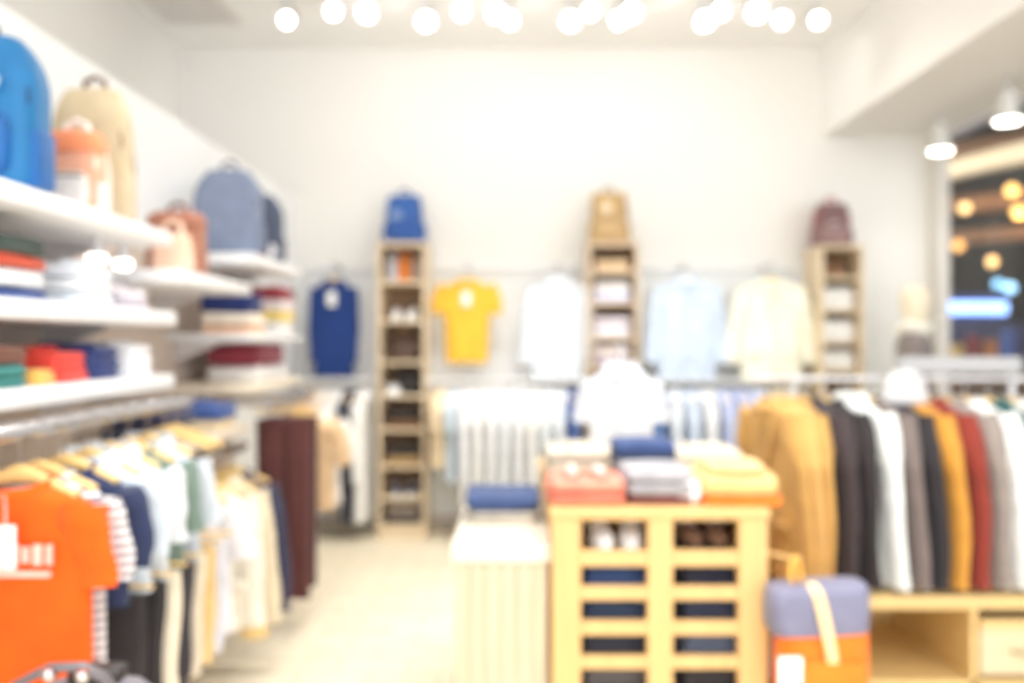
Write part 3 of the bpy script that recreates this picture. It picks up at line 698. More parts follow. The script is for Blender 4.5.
w0 = [(-1.46, (222, 186, 146), 'tan shirt first on the rail by the left wall', .62), (-1.36, (230, 222, 214), 'stone shirt second on the rail by the left wall', .66), (-1.26, (238, 238, 238), 'white shirt third on the rail by the left wall', .72), (-1.16, (60, 60, 74), 'charcoal shirt fourth on the rail by the left wall', .88), (-1.07, (240, 240, 238), 'long white shirt beside the first tower', .88)]
for i, (x, c, lab, L) in enumerate(w0):
    hanger((x, 6.08, 1.134), -PI / 2, 'wooden hanger of the ' + lab, group='wooden hangers on the rail by the left wall')
    garment('shirt', 'shirt', lab, 'shirt', (x, 6.08, 1.12), -PI / 2, fabric(c), .19, L, .046, .10, 'shirts on the rail by the left wall', i + 110, None, 'long', out=.02)

# ------------------------------------------------------------------ shelf towers
TOWW = wood((236, 216, 184), .86, .5)
def tower(x0, x1, shelves, label, top, mat=TOWW, y0=6.02, y1=BW - .031):
    t = thing('shelf_tower', label, 'shelf unit', (0, 0, 0)); cx = (x0 + x1) / 2; t.location = (cx, y0, 0)
    w = (x1 - x0) / 2; d = y1 - y0
    for s in (-1, 1): obj('side_panel', box(bmesh.new(), s * w - (.022 if s > 0 else 0), s * w + (.022 if s < 0 else 0), 0, d, 0, top, .003), mat, t, smooth=False)
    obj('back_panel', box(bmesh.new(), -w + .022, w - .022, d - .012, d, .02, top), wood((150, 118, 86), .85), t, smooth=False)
    obj('top_board', box(bmesh.new(), -w - .004, w + .004, -.006, d, top, top + .024, .003), mat, t, smooth=False)
    obj('plinth', box(bmesh.new(), -w + .022, w - .022, .012, d - .012, 0, .075), mat, t, smooth=False)
    for z in shelves: obj('shelf', box(bmesh.new(), -w + .022, w - .022, .004, d - .012, z - .02, z, .002), mat, t, smooth=False)
    return cx
YT = 6.02
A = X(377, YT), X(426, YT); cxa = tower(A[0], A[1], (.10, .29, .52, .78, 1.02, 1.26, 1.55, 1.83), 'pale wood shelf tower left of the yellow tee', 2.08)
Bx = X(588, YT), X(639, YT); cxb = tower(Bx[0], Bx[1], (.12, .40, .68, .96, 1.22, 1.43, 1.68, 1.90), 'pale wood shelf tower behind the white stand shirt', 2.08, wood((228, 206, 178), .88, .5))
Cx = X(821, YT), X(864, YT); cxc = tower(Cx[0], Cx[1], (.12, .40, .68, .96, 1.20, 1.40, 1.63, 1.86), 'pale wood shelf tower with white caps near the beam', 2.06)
backpack((cxa + .0, 6.2, 2.105), 'denim blue backpack on top of the left tower', .29, .15, .36, fabric((58, 98, 166)), fabric((52, 90, 158)), fabric((40, 66, 120)), seed=11, taper=.84, square=True, badge=(-.05, .2, .04, fabric((140, 165, 205))))
backpack((cxb - .01, 6.2, 2.105), 'tan canvas backpack on top of the middle tower', .28, .15, .38, fabric((188, 158, 112)), fabric((196, 166, 122)), fabric((122, 98, 66)), seed=12, taper=.9, square=True, badge=(-.03, .26, .04, fabric((242, 222, 190))))
backpack((cxc - .01, 6.2, 2.085), 'mauve and red backpack on top of the right tower', .28, .15, .32, fabric((128, 98, 98)), fabric((150, 122, 122)), fabric((190, 84, 78)), seed=13, taper=.8, square=True, badge=(-.01, .12, .055, fabric((236, 228, 228))))
# left tower goods
z = 1.83
for i, (dx, c, lab) in enumerate(((-.085, (206, 206, 216), 'grey wallet box in the left tower top cubby'), (.0, (240, 140, 50), 'orange pouch standing in the left tower top cubby'), (.085, (172, 150, 138), 'taupe pouch standing in the left tower top cubby'))):
    backpack((cxa + dx, 6.17, z), lab, .07, .09, .17, fabric(c), seed=20 + i, name='pouch', cat='pouch', taper=.9, pocket=False)
def shoes(cx, z, m, lab, sm=None, s=.9, dy=0):
    shoe((cx - .06, 6.185 + dy, z), lab + ', the left one of the pair', m, sm, .12, s); shoe((cx + .06, 6.185 + dy, z), lab + ', the right one of the pair', m, sm, -.12, s)
shoes(cxa, 1.55, fabric((240, 238, 236)), 'white canvas shoe high in the left tower')
backpack((cxa, 6.2, 1.26), 'dark brown handbag with pale strap in the left tower', .24, .13, .20, fabric((84, 62, 52), .5), fabric((92, 68, 56), .5), fabric((200, 170, 140)), seed=25, name='handbag', cat='bag', taper=.7)
backpack((cxa + .03, 6.22, 1.02), 'black shoulder bag in the left tower', .2, .12, .17, fabric((50, 48, 50), .5), seed=26, name='handbag', cat='bag', taper=.85)
cap((cxa - .075, 6.13, 1.02), 'white cap leaning by the black shoulder bag', fabric((240, 240, 240)), None, 0, .55)
stackt = [(.78, (116, 84, 56), 'brown folded cords in the left tower'), (.52, (172, 142, 98), 'tan folded cords in the left tower'), (.10, (70, 64, 60), 'charcoal folded knit at the foot of the left tower')]
for i, (z, c, lab) in enumerate(stackt):
    folded((cxa, 6.2, z), lab, .26, .26, .06, fabric(c), 2, 0, 130 + i, 'folded_trousers')
    folded((cxa, 6.2, z + .064), ['black folded cords topping the brown ones in the left tower', 'black folded cords topping the tan ones in the left tower', 'stone folded knit topping the charcoal one in the left tower'][i], .255, .255, .05, fabric([(48, 46, 46), (56, 50, 48), (168, 156, 146)][i]), 2, 0, 135 + i, 'folded_trousers')
shoes(cxa, .29, fabric((58, 62, 92)), 'navy shoe with white sole low in the left tower', fabric((240, 240, 240)))
# middle tower goods
for i, (z, items) in enumerate(((1.68, [((204, 206, 228), 'lilac folded shirt in the middle tower'), ((232, 228, 226), 'white folded shirt over the lilac one in the middle tower')]), (1.43, [((226, 222, 230), 'pale lilac folded shirt in the middle tower'), ((214, 206, 214), 'mauve-grey folded shirt over the pale lilac one in the middle tower')]),
        (1.22, [((178, 164, 178), 'plum-grey folded shirt in the middle tower'), ((236, 226, 222), 'cream folded shirt over the plum-grey one in the middle tower')]), (.96, [((118, 108, 118), 'dark mauve folded knit low in the middle tower'), ((190, 176, 182), 'dusty mauve folded knit over the dark mauve one')]))):
    for q, (c, lab) in enumerate(items): folded((cxb, 6.2, z + q * .074), lab, .27, .27, .07, fabric(c), 2, 0, 150 + 3 * i + q, 'folded_shirt')
folded((cxb, 6.2, 1.90), 'fawn folded scarf in the top cubby of the middle tower', .26, .25, .085, fabric((214, 186, 150)), 3, 0, 149, 'folded_scarf', 'scarf')
# right tower goods
for i, z in enumerate((1.63, 1.40, 1.20)):
    folded((cxc, 6.23, z), 'white folded jumper in the right tower, %s cubby from the top' % ORD[i + 1], .25, .28, .15 if i < 2 else .13, fabric((240, 240, 238)), 3, 0, 170 + i, 'folded_jumper')
cap((cxc, 6.22, 1.86), 'brown cap in the top cubby of the right tower', fabric((150, 112, 84)), None, 0, .95)
shoes(cxc, .96, fabric((206, 172, 136)), 'tan suede shoe low in the right tower')

# ------------------------------------------------------------------ display furniture in the middle
# slatted wooden crate rack
CW = wood((224, 184, 122), .86, .45)
CX0, CX1 = X(552, 2.80), X(768, 2.80); CY0, CY1 = 2.80, 4.05; CT = .848
t = thing('crate_table', 'honey-coloured wooden crate table with two slatted bays', 'table', ((CX0 + CX1) / 2, CY0, 0)); cw = (CX1 - CX0) / 2
for nm, px0, px1 in (('post', 552, 581), ('post', 648, 673), ('post', 739, 768)):
    x0, x1 = X(px0, 2.8) - (CX0 + CX1) / 2, X(px1, 2.8) - (CX0 + CX1) / 2
    obj('post', box(bmesh.new(), x0, x1, 0, .045, 0, CT - .03, .004), CW, t, smooth=False)
    obj('post', box(bmesh.new(), x0, x1, CY1 - CY0 - .045, CY1 - CY0, 0, CT - .03, .004), CW, t, smooth=False)
for px0, px1 in ((581, 648), (673, 739)):
    x0, x1 = X(px0, 2.8) - (CX0 + CX1) / 2, X(px1, 2.8) - (CX0 + CX1) / 2
    for y0, y1 in ((506, 521), (551, 567), (587, 601), (622, 636), (657, 670), (692, 712)):
        obj('slat', box(bmesh.new(), x0, x1, .006, .03, Z(y1, 2.8), min(Z(y0, 2.8), CT - .03), .003), CW, t, smooth=False)
obj('tabletop', box(bmesh.new(), -cw - .008, cw + .008, -.008, CY1 - CY0 + .008, CT - .03, CT, .005), CW, t, smooth=False)
obj('side_panel', box(bmesh.new(), -cw, -cw + .02, .045, CY1 - CY0 - .045, .06, CT - .03), CW, t, smooth=False)
obj('side_panel', box(bmesh.new(), cw - .02, cw, .045, CY1 - CY0 - .045, .06, CT - .03), CW, t, smooth=False)
obj('inner_shelf', box(bmesh.new(), -cw + .02, cw - .02, .032, CY1 - CY0 - .06, .665, .685), CW, t, smooth=False)
obj('inner_shelf', box(bmesh.new(), -cw + .02, cw - .02, .032, CY1 - CY0 - .06, .18, .20), CW, t, smooth=False)
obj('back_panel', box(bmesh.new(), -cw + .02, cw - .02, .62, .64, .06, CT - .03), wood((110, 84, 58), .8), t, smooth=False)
# shoes and clothes inside
for i, px in enumerate((598, 630)): shoe((X(px, 2.98), 2.98, .685), 'white trainer in the left bay of the crate table, %s one' % ('first' if i == 0 else 'second'), fabric((240, 238, 238)), None, .1 * (1 - 2 * i), 1.0)
shoe((X(686, 2.98), 3.0, .685), 'brown leather shoe in the right bay, beside its pair', fabric((120, 84, 60)), DARK, .1, 1.0); shoe((X(716, 2.98), 3.0, .685), 'brown leather shoe in the right bay, nearest the end post', fabric((128, 92, 66)), DARK, -.1, 1.0)
z = .20
for i, (c, h, lab) in enumerate((((98, 92, 90), .095, 'grey folded jeans lowest in the left crate bay'), ((50, 50, 60), .105, 'charcoal folded jeans in the left crate bay'), ((46, 58, 82), .105, 'dark blue folded jeans in the left crate bay'), ((52, 74, 118), .105, 'mid-blue folded jeans topping the left crate bay'))):
    folded((X(612, 3.05), 3.06, z), lab, .25, .36, h, fabric(c), 2, 0, 190 + i, 'folded_jeans'); z += h + .007
z = .20
for i, (c, h, lab) in enumerate((((60, 56, 56), .095, 'black folded jeans lowest in the right crate bay'), ((84, 92, 110), .105, 'slate folded jeans in the right crate bay'), ((50, 54, 74), .105, 'indigo folded jeans in the right crate bay'), ((44, 46, 62), .105, 'dark indigo folded jeans topping the right crate bay'))):
    folded((X(704, 3.05), 3.06, z), lab, .24, .36, h, fabric(c), 2, 0, 195 + i, 'folded_jeans'); z += h + .007

# whitewashed box plinth
BX0, BX1 = X(454, 2.85), X(548, 2.85)
t = thing('display_plinth', 'whitewashed wood display box left of the crate table', 'plinth', ((BX0 + BX1) / 2, 2.85, 0)); bw = (BX1 - BX0) / 2
pw = wood((212, 194, 166), .88, .6)
b = bmesh.new()
for i in range(6): box(b, -bw + i * bw / 3 + .001, -bw + (i + 1) * bw / 3 - .001, 0, .02, .0, .66, .002)
obj('front_panel', b, pw, t, smooth=False)
for s in (-1, 1): obj('side_panel', box(bmesh.new(), s * bw - (.02 if s > 0 else 0), s * bw + (.02 if s < 0 else 0), .02, .84, 0, .66), pw, t, smooth=False)
obj('back_panel', box(bmesh.new(), -bw, bw, .84, .86, 0, .66), pw, t, smooth=False)
obj('top_slab', box(bmesh.new(), -bw - .01, bw + .01, -.012, .87, .66, .715, .006), paint((222, 214, 200), .5), t, smooth=False)
z = .715
for i, (c, h, lab) in enumerate((((214, 206, 190), .02, 'cream folded knit lowest on the display box'), ((196, 192, 184), .02, 'pale grey folded knit under the blue jeans on the box'), ((60, 80, 124), .05, 'blue folded jeans topping the pile on the display box'))):
    folded((X(505, 3.35) + (-.005 if i < 2 else -.01), 3.34, z), lab, .27 + (.02 if i == 2 else 0), .32, h, fabric(c), 2, .04 * (i - 1), 200 + i, 'folded_knit' if i < 2 else 'folded_jeans'); z += h + .006

# clothes on the crate table
def pile(px, D, items, w, d, seed, name='folded_sweater', rz=0):
    z = CT
    for i, (c, h, lab) in enumerate(items):
        m = fabric(c); folded((X(px, D), D + random.uniform(-.008, .008), z), lab, w, d, h, m, 2, rz + random.uniform(-.04, .04), seed + i, name, collar=m if i == len(items) - 1 and name != 'folded_jeans' else None); z += h + .007
pile(585, 2.98, [((224, 124, 102), .038, 'coral folded sweater at the front of the crate table'), ((228, 138, 116), .034, 'lighter coral sweater topping the front coral one')], .27, .26, 210)
for i, px in enumerate((571, 598)):
    rolled((X(px, 2.98), 2.97, CT + .086), 'white rolled tee on the coral sweaters, %s' % ('next to the table corner' if i == 0 else 'next to the grey stack'), .018, .10, fabric((226, 214, 206)), 0)
pile(577, 3.38, [((140, 112, 88), .04, 'brown folded sweater behind the coral ones'), ((200, 190, 172), .04, 'ecru folded sweater in the rear left pile'), ((212, 204, 188), .045, 'cream folded sweater topping the rear left pile')], .26, .26, 215)
pile(655, 3.00, [((120, 64, 62), .025, 'dark red folded tee under the grey sweaters'), ((158, 157, 162), .04, 'grey folded sweater in the front middle pile'), ((172, 171, 177), .038, 'light grey folded sweater topping the front middle pile')], .24, .26, 220)
rolled((X(683, 2.99), 2.98, CT), 'white rolled tee wedged between the grey and yellow sweaters', .045, .20, fabric((244, 244, 246)))
pile(642, 3.42, [((176, 160, 140), .045, 'taupe folded jeans in the rear middle pile'), ((150, 150, 160), .04, 'grey folded jeans in the rear middle pile'), ((58, 80, 130), .06, 'bright blue folded jeans topping the rear middle pile')], .25, .26, 225, 'folded_jeans')
pile(700, 3.52, [((208, 196, 170), .055, 'straw folded sweater in the rear right pile'), ((224, 216, 196), .05, 'ivory folded sweater topping the rear right pile')], .30, .30, 230)
t_ = folded((X(735, 2.98), 2.99, CT), 'orange folded tee under the yellow sweater', .285, .30, .03, fabric((250, 130, 40)), 1, -.05, 236, 'folded_tee')
folded((X(732, 2.98), 2.99, CT + .036), 'yellow folded sweater at the front corner of the crate table', .275, .30, .062, fabric((226, 188, 124)), 2, -.03, 237, 'folded_sweater', collar=fabric((228, 190, 128)))
folded((X(732, 2.98), 3.0, CT + .104), 'pale yellow folded tee topping the yellow sweater', .21, .25, .025, fabric((230, 196, 138)), 1, -.08, 238, 'folded_tee')
# white shirt on T stand
sx, sy = X(618, 4.0), 3.93
t = thing('tabletop_stand', 'slim chrome stand holding the white shirt on the crate table', 'stand', (sx, sy, CT))
obj('stand_base', lathe(bmesh.new(), [(.0001, 0), (.08, 0), (.08, .008), (.02, .014), (.0001, .014)], 24), CHROME, t)
obj('stand_pole', tube(bmesh.new(), [(0, 0, .01), (0, 0, .535)], .008, 10), CHROME, t)
obj('stand_arm', tube(bmesh.new(), [(0, .01, .52), (0, -.05, .52), (0, -.065, .528)], .006, 8), CHROME, t)
hanger((sx, sy - .045, CT + .534), 0, 'wooden hanger holding the white shirt on the stand', .115)
garment('shirt', 'white_shirt', 'white shirt displayed on the slim stand behind the folded piles', 'shirt', (sx, sy - .045, CT + .525), 0, fabric((222, 228, 236)), .15, .38, .045, .10, None, 141, None, 'short', out=.005)

# ------------------------------------------------------------------ right rack, jackets and bench
RZ = 1.245; RY = 3.52; JR = -PI / 2 + .36
t = thing('clothes_rack', 'white clothes rack with flat top bar carrying the jackets', 'rack', (.93, RY, .42))
obj('hanging_rail', tube(bmesh.new(), [(.08, 0, RZ - .42), (1.30, 0, RZ - .42)], .011, 12), STEEL, t)
obj('top_bar', box(bmesh.new(), X(900, 3.57) - .93, X(1021, 3.57) - .93, .036, .10, 1.268 - .42, 1.335 - .42, .006), paint((176, 176, 178), .4), t, smooth=False)
for x in (.25, .73, 1.17):
    obj('upright', tube(bmesh.new(), [(x, .05, 0), (x, .05, RZ + .02 - .42)], .014, 12), STEEL, t)
for x in (.25, .73, 1.17):
    obj('rail_bracket', tube(bmesh.new(), [(x, .05, RZ - .42), (x, -.012, RZ - .42)], .010, 10), STEEL, t)
jk = [(1.10, (206, 162, 92), 'camel jacket at the near end of the right rack', 'jacket'), (1.14, (214, 172, 104), 'light camel coat second on the right rack', 'jacket'), (1.18, (200, 156, 88), 'camel jacket third on the right rack, beside the charcoal one', 'jacket'),
      (1.235, (64, 54, 56), 'charcoal jacket right of the camel ones', 'jacket'), (1.315, (48, 42, 44), 'black jacket left of the white shirt', 'jacket'), (1.415, (238, 242, 240), 'white shirt between the black and grey jackets', 'shirt'), (1.495, (120, 108, 104), 'taupe grey jacket right of the white shirt', 'jacket'),
      (1.57, (46, 42, 46), 'black jacket between the taupe and mustard ones', 'jacket'), (1.65, (206, 146, 58), 'mustard jacket on the right rack', 'jacket'), (1.735, (140, 54, 42), 'rust red jacket beside the mustard one', 'jacket'), (1.815, (150, 140, 134), 'grey jacket right of the rust red one', 'jacket'), (1.895, (244, 244, 242), 'white jacket near the end of the right rack', 'jacket'), (1.99, (48, 92, 92), 'dark teal jacket past the white one', 'jacket'), (2.08, (226, 222, 214), 'off-white jacket last on the right rack', 'jacket')]
for i, (x, c, lab, kd) in enumerate(jk):
    x -= .02
    hanger((x, RY, RZ + .014), JR - (.16 if i < 3 else 0), 'wooden hanger of the ' + lab.replace(' on the right rack', ''), group='wooden hangers on the right rack')
    garment(kd, 'jacket' if kd == 'jacket' else 'white_shirt', lab, 'jacket' if kd == 'jacket' else 'shirt', (x, RY, RZ), JR - (.16 if i < 3 else 0), fabric(c), .205, .71, .030, .09, 'jackets on the right rack', i + 160, None, 'xlong', out=.055)
t = thing('shoulder_stand_in', 'white beanie-shaped stand-in for a garment shoulder at the jacket rack rail', 'garment', (X(905, 3.47), 3.47, 1.155))  # beanie shape stands in for a white garment shoulder peeking out
wm = fabric((206, 206, 208))
obj('crown', lathe(bmesh.new(), [(.085, .0), (.088, .05), (.08, .09), (.055, .118), (.02, .132), (.0001, .134)], 28, sy=.5), wm, t)
obj('lower_band', lathe(bmesh.new(), [(.084, -.01), (.092, -.006), (.094, .03), (.088, .036)], 28, sy=.5), wm, t)
obj('hanging_loop', tube(bmesh.new(), [(0, .0, .128), (.004, .03, .10), (.0, .05, .088)], .003, 6), wm, t)
# bench
BN = wood((228, 196, 134), .88, .4, 'X')
by0, by1 = 3.28, 4.0
t = thing('bench_cabinet', 'long pale wood bench cabinet under the jackets', 'bench', (1.0, by0, 0))
obj('bench_top', box(bmesh.new(), 0, 1.62, 0, by1 - by0, .364, .42, .006), BN, t, smooth=False)
for x in (.02, X(971, 3.30) - 1.0, 1.58): obj('divider', box(bmesh.new(), x, x + .025, .02, by1 - by0 - .012, .05, .364), BN, t, smooth=False)
obj('bottom_board', box(bmesh.new(), .02, 1.605, .02, by1 - by0 - .012, .05, .085), BN, t, smooth=False)
obj('back_board', box(bmesh.new(), .02, 1.605, by1 - by0 - .012, by1 - by0, .05, .364), BN, t, smooth=False)
obj('plinth', box(bmesh.new(), .05, 1.58, .05, by1 - by0 - .05, 0, .05), DARK, t, smooth=False)
x0 = X(971, 3.30) - 1.0 + .03
d = obj('drawer', box(box(bmesh.new(), x0, 1.575, .005, .03, .11, .29, .004), x0 + .02, 1.56, .03, .6, .115, .28), wood((224, 204, 168), .9, .4, 'X'), t, smooth=False)
obj('drawer_lip', box(bmesh.new(), x0, 1.575, -.004, .03, .291, .325, .003), BN, d, smooth=False)
kb = bmesh.new(); tube(kb, [(x0 + .12, -.0, .205), (x0 + .125, -.02, .205), (x0 + .235, -.02, .205), (x0 + .24, -.0, .205)], .006, 8); obj('drawer_handle', kb, paint((150, 150, 110), .4, .6), d)

# orange and lilac roll-top backpack hung on the crate
bx, byy = X(816, 2.76), 2.74; bz = .232
t = thing('rolltop_backpack', 'orange backpack with lilac roll-top flap hanging beside the crate table', 'backpack', (bx, byy, bz), 0)
om = fabric((255, 122, 14), .7)
rings = []
for i in range(12):
    f = i / 11; rings.append(ring(.148 * (1 - .10 * (1 - min(1, f / .15)) ** 2) * (1 - .04 * f), .075 * (1 - .25 * (1 - min(1, f / .2)) ** 2), .34 * f, 32, 3.2, .008, 0))
obj('pack_body', loft(bmesh.new(), rings), om, t)
lm = fabric((122, 122, 146), .85)
fb = bmesh.new(); loft(fb, [ring(.150, .084, .245, 36, 4.5, -.008), ring(.156, .090, .255, 36, 4.5, -.010), ring(.157, .090, .33, 36, 4.5, -.010), ring(.154, .086, .378, 36, 4.2, -.008), ring(.150, .070, .388, 36, 4, -.006), ring(.10, .03, .393, 36, 3)])
for v_ in fb.verts: v_.co.z += .05 * v_.co.x
obj('top_flap', fb, lm, t)
sm = fabric((248, 214, 158), .6)
sb = bmesh.new(); tube(sb, [(-.03, -.03, .396), (-.032, -.090, .380), (-.022, -.102, .33), (-.004, -.101, .25), (.012, -.092, .18), (.022, -.084, .11), (.03, -.08, .08)], .018, 10, ry=.005, up=Vector((0, 1, 0))); obj('closing_strap', sb, sm, t)
hb = bmesh.new(); tube(hb, [(-.085, 0, .392), (-.088, .0, .44), (-.075, 0, .475), (-.06, 0, .44), (-.055, 0, .392)], .009, 8, ry=.012); obj('carry_handle', hb, fabric((250, 190, 90)), t)
pk = bmesh.new(); pillow(pk, .21, .035, .15, .015, 4, .012, -.082, 28, 0, 3, .012); obj('front_pocket', pk, om, t)
gb = bmesh.new(); box(gb, -.160, -.088, -.107, -.104, .085, .190, .001); gb_o = obj('price_tag', gb, TAGM, t); plabel(gb_o, 'white card price tag')
for s in (-1, 1):
    q = bmesh.new(); tube(q, [(s * .06, .06, .36), (s * .08, .105, .28), (s * .095, .115, .18), (s * .11, .08, .05)], .024, 10, ry=.008); obj('shoulder_strap', q, lm, t)
t = thing('wall_peg', 'small wooden peg on the crate side holding the backpack', 'peg', (CX1, byy + .09, bz + .465))
b = bmesh.new(); tube(b, [(0.0, 0, 0), (.03, -.03, 0), (bx - .073 - CX1, -.09, .0), (bx - .060 - CX1, -.10, .012)], .007, 10); obj('peg_arm', b, CW, t)
b = bmesh.new(); lathe(b, [(.0001, 0), (.02, 0), (.018, .008), (.0001, .008)], 14); bmesh.ops.transform(b, matrix=Matrix.Rotation(PI / 2, 4, 'Y'), verts=b.verts); obj('peg_plate', b, CW, t)

# foreground bag at the lower left
fx, fy = -.86, 1.72
t = thing('low_stool', 'low round stool under the grey shoulder bag', 'stool', (fx, fy, 0))
obj('seat', lathe(bmesh.new(), [(.0001, .38), (.17, .38), (.18, .395), (.18, .41), (.17, .42), (.0001, .42)], 28), wood((200, 170, 120), .85, .5, 'X'), t)
for k in range(3):
    a = 2 * PI * k / 3 + .4; obj('leg', tube(bmesh.new(), [(.12 * math.cos(a), .12 * math.sin(a), .38), (.16 * math.cos(a), .16 * math.sin(a), 0)], [.016, .012], 10), wood((200, 170, 120), .85, .5), t)
t = thing('shoulder_bag', 'grey shoulder bag with arched handle in front of the orange tee', 'bag', (fx, fy, .42))
gm = fabric((120, 116, 122), .7)
obj('bag_body', loft(bmesh.new(), [ring(.15 * k1, .075 * k2, z, 36, 2.8, .02) for k1, k2, z in ((.9, .9, 0), (1, 1, .02), (1.05, 1, .12), (1.0, .9, .2), (.85, .7, .26), (.6, .45, .292), (.25, .2, .302))]), gm, t)
hb = bmesh.new(); tube(hb, [(-.16, -.05, .16), (-.155, -.06, .24), (-.11, -.065, .31), (-.04, -.065, .345), (.02, -.06, .345), (.06, -.05, .32), (.07, -.03, .28)], .009, 10, ry=.014); obj('handle', hb, paint((110, 104, 108), .3), t)
for x, z in ((-.035, .338), (.03, .335)):
    q = bmesh.new(); lathe(q, [(.0001, -.012), (.012, -.010), (.015, 0), (.012, .010), (.0001, .012)], 14); obj('buckle', q, CHROME, t, (x, -.078, z))
q = bmesh.new(); box(q, -.03, .075, -.03, .03, .285, .325, .012); obj('clasp', q, DARK, t)

# ------------------------------------------------------------------ mannequin by the window
t = thing('mannequin', 'cream mannequin in a grey coat and white scarf by the corner post', 'mannequin', (X(914, 5.75), 5.75, 0), 1.25)
ms = paint((244, 232, 206), .45)
def mr(rx, ry, z, cx=0, cy=0): return ring(rx, ry, z, 28, 2.1, cx, cy)
b = bmesh.new(); loft(b, [mr(.10, .08, .80), mr(.165, .11, .88), mr(.155, .105, .98), mr(.125, .09, 1.10), mr(.15, .105, 1.25), mr(.18, .10, 1.38), mr(.15, .08, 1.43), mr(.06, .058, 1.465), mr(.052, .056, 1.52, 0, -.004), mr(.056, .07, 1.555, 0, -.012), mr(.072, .094, 1.61, 0, -.012), mr(.078, .10, 1.67, 0, -.008), mr(.072, .092, 1.73, 0, -.002), mr(.045, .06, 1.77), mr(.01, .012, 1.782)]); obj('figure', b, ms, t)
for s in (-1, 1):
    b = bmesh.new(); tube(b, [(s * .085, 0, .86), (s * .09, -.005, .66), (s * .09, .0, .46), (s * .092, .012, .28), (s * .092, .01, .09), (s * .092, -.02, .035), (s * .094, -.09, .022)], [.085, .074, .052, .052, .034, .036, .03], 16); obj('leg', b, ms, t)
    b = bmesh.new(); tube(b, [(s * .185, 0, 1.38), (s * .215, .01, 1.22), (s * .225, .01, 1.08), (s * .225, -.03, .93), (s * .222, -.05, .83), (s * .22, -.06, .77)], [.046, .044, .038, .034, .028, .016], 14); obj('arm', b, ms, t)
gm2 = fabric((138, 128, 126))
b = bmesh.new(); loft(b, [mr(.20, .125, .70), mr(.19, .12, .9), mr(.17, .115, 1.1), mr(.175, .12, 1.25), mr(.20, .112, 1.385), mr(.165, .09, 1.44), mr(.075, .07, 1.47)], False, False); co = obj('coat', b, gm2, t)
for s in (-1, 1):
    b = bmesh.new(); tube(b, [(s * .175, 0, 1.40), (s * .215, .01, 1.24), (s * .228, .01, 1.08), (s * .227, -.03, .92)], [.056, .058, .05, .046], 16); obj('coat_sleeve', b, gm2, co)
b = bmesh.new(); tube(b, [(.085 * math.cos(a), .085 * math.sin(a), 1.49 + .008 * math.sin(3 * a)) for a in [2 * PI * i / 24 for i in range(25)]], .038, 12); obj('scarf', b, fabric((245, 240, 228)), t)
obj('stand_base', lathe(bmesh.new(), [(.0001, 0), (.18, 0), (.18, .010), (.0001, .012)], 28), STEEL, t)

# ------------------------------------------------------------------ the mall outside the window
struct('floor_mall', box(bmesh.new(), 3.3, 16, -2.5, 20, -.1, 0), paint((86, 76, 70), .35), 'dark polished mall floor', 'floor')
struct('ceiling_mall', box(bmesh.new(), 3.4, 16, -2.5, 20, 6.0, 6.1), paint((44, 40, 42), .7), 'dark mall ceiling', 'ceiling')
struct('wall_mall_far', box(bmesh.new(), -1, 16, 19.8, 20, 0, 6.0), paint((52, 42, 46), .7), 'dark far wall of the mall', 'wall')
struct('wall_mall_side', box(bmesh.new(), 15.8, 16, -2.5, 20, 0, 6.0), paint((52, 42, 46), .7), 'dark side wall of the mall', 'wall')
struct('wall_mall_upper', box(bmesh.new(), 3.35, 3.5, .6, BW + .2, 2.95, 6.0), paint((60, 54, 52), .7), 'dark mall fascia above the shop window', 'wall')
brn = wood((120, 76, 34), .7, .5, 'Y')
def mall_beam(x, y, z, l, w, h, rz, label, m=brn):
    b = bmesh.new(); box(b, -w / 2, w / 2, -l / 2, l / 2, 0, h, .01); o = obj('ceiling_beam', b, m, None, (x, y, z), rz, False); tag(o, label, 'beam')
    return o
mall_beam(5.78, 9.2, 3.40, 4.0, .2, .2, .30, 'pale beam crossing the upper mall, just below the shop beam', paint((222, 196, 160), .6))
mall_beam(6.9, 12.2, 4.0, 5.0, .4, .3, .7, 'brown timber beam high in the mall')
mall_beam(7.6, 13.2, 3.45, 5.0, .4, .25, .7, 'brown timber beam below the highest one in the mall', wood((150, 96, 44), .7, .5, 'Y'))
mall_beam(7.7, 13.0, 2.95, 5.0, .35, .2, .75, 'lowest brown timber beam in the mall')
def globe(px, py, D, r, rgb, s, label):
    x, z = X(px, D), Z(py, D)
    t = thing('pendant_lamp', label, 'lamp', (x, D, z))
    obj('globe', lathe(bmesh.new(), [(.0001, -r)] + [(r * math.cos(a), r * math.sin(a)) for a in [math.radians(q) for q in range(-75, 76, 15)]] + [(.0001, r)], 18), emit(rgb, s), t)
    obj('cord', tube(bmesh.new(), [(0, 0, r * .98), (0, 0, 6.0 - z)], .008, 6), DARK, t)
amber = (255, 196, 110)
for px, py, D, r, rgb, s, lab in ((965, 208, 12.0, .07, (255, 205, 140), 2.2, 'warm lamp glowing by the window edge in the mall'), (1012, 190, 11.6, .08, amber, 2.6, 'amber lamp, upper of the pair at the frame edge'), (1018, 212, 11.8, .08, amber, 2.2, 'amber lamp, lower of the pair at the frame edge'),
        (958, 246, 12.4, .08, (230, 170, 100), 1.4, 'dim amber lamp close to the window post'), (992, 262, 12.2, .07, (255, 205, 140), 1.6, 'warm lamp above the blue mall lamps'), (998, 284, 12.6, .07, (130, 190, 235), 1.6, 'blue lamp, left of the pair above the lit sign'), (1010, 288, 12.5, .08, (150, 200, 245), 2.2, 'blue lamp, right of the pair above the lit sign'), (978, 130, 10.5, .05, (230, 170, 80), 1.4, 'small amber lamp high behind the bell lamps')):
    globe(px, py, D, r, rgb, s, lab)
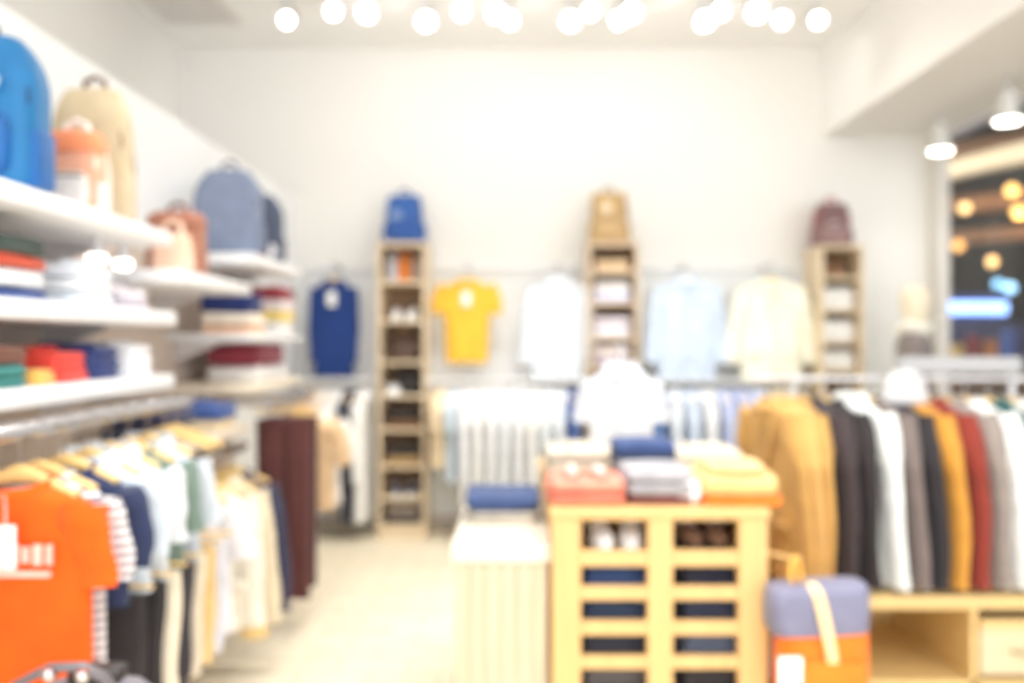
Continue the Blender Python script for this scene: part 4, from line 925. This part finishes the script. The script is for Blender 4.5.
# lit sign made of a row of bulbs
D = 13.2
t = thing('lit_sign', 'blue-white lit sign with a row of bulbs across the mall', 'sign', (X(975, D), D, Z(308, D)))
obj('sign_board', box(bmesh.new(), -.50, .50, .0, .10, -.20, .20, .02), paint((40, 60, 120), .4), t, smooth=False)
for i in range(8):
    q = bmesh.new(); lathe(q, [(.0001, -.10), (.05, -.09), (.055, 0), (.05, .09), (.0001, .10)], 14); obj('bulb', q, emit((150, 185, 255), 2.4), t, (-.42 + i * .12, -.05, 0))
for i, x in enumerate((-.4, .4)): obj('sign_post', tube(bmesh.new(), [(x, .05, -.2), (x, .05, -Z(307, D))], .03, 8), DARK, t)
# kiosk with coloured goods under the sign
t = thing('mall_kiosk', 'colourful mall kiosk under the lit sign', 'kiosk', (X(990, 13.9), 13.9, 0))
obj('counter', box(bmesh.new(), -1.2, 1.2, 0, .7, 0, .95, .02), wood((120, 90, 70), .8), t, smooth=False)
obj('back_panel', box(bmesh.new(), -1.2, 1.2, .75, .8, 0, 1.72), paint((70, 76, 120), .6), t, smooth=False)
for i, (x, z0, z1, c) in enumerate(((-.62, .95, 1.62, (236, 176, 60)), (-.38, .95, 1.35, (240, 200, 120)), (-.08, .95, 1.5, (150, 60, 60)), (.2, .95, 1.42, (196, 120, 70)), (.46, .95, 1.6, (80, 110, 190)))):
    obj('display_panel', box(bmesh.new(), x - .1, x + .1, .3, .42, z0, z1, .01), paint(c, .5), t, smooth=False)
ld = bpy.data.lights.new('mall_lamp', 'POINT'); ld.energy = 80; ld.color = (1, .72, .42); ld.shadow_soft_size = .2
lo = bpy.data.objects.new('mall_lamp', ld); COL.objects.link(lo); lo.location = (7.2, 11.6, 3.0)

# ------------------------------------------------------------------ world, camera, colour
w = bpy.data.worlds.new('World'); S.world = w; w.use_nodes = True
bg = w.node_tree.nodes['Background']; bg.inputs['Color'].default_value = (.98, .99, 1.0, 1); bg.inputs['Strength'].default_value = 2.35
cd = bpy.data.cameras.new('camera'); cam = bpy.data.objects.new('camera', cd); COL.objects.link(cam)
cam.location = (0, 0, CZ); cam.rotation_euler = (PI / 2, 0, 0)
cd.sensor_fit = 'HORIZONTAL'; cd.sensor_width = 36; cd.lens = 36 * F / 1024; cd.clip_start = .05
cd.dof.use_dof = True; cd.dof.focus_distance = .90
cd.dof.aperture_fstop = cd.lens / (1000 * (16.5 * .90 / F))
S.camera = cam
S.view_settings.view_transform = 'Standard'; S.view_settings.look = 'None'; S.view_settings.gamma = 1; S.view_settings.use_curve_mapping = False
S.view_settings.exposure = .33
S.cycles.use_denoising = True
S.cycles.max_bounces = 8
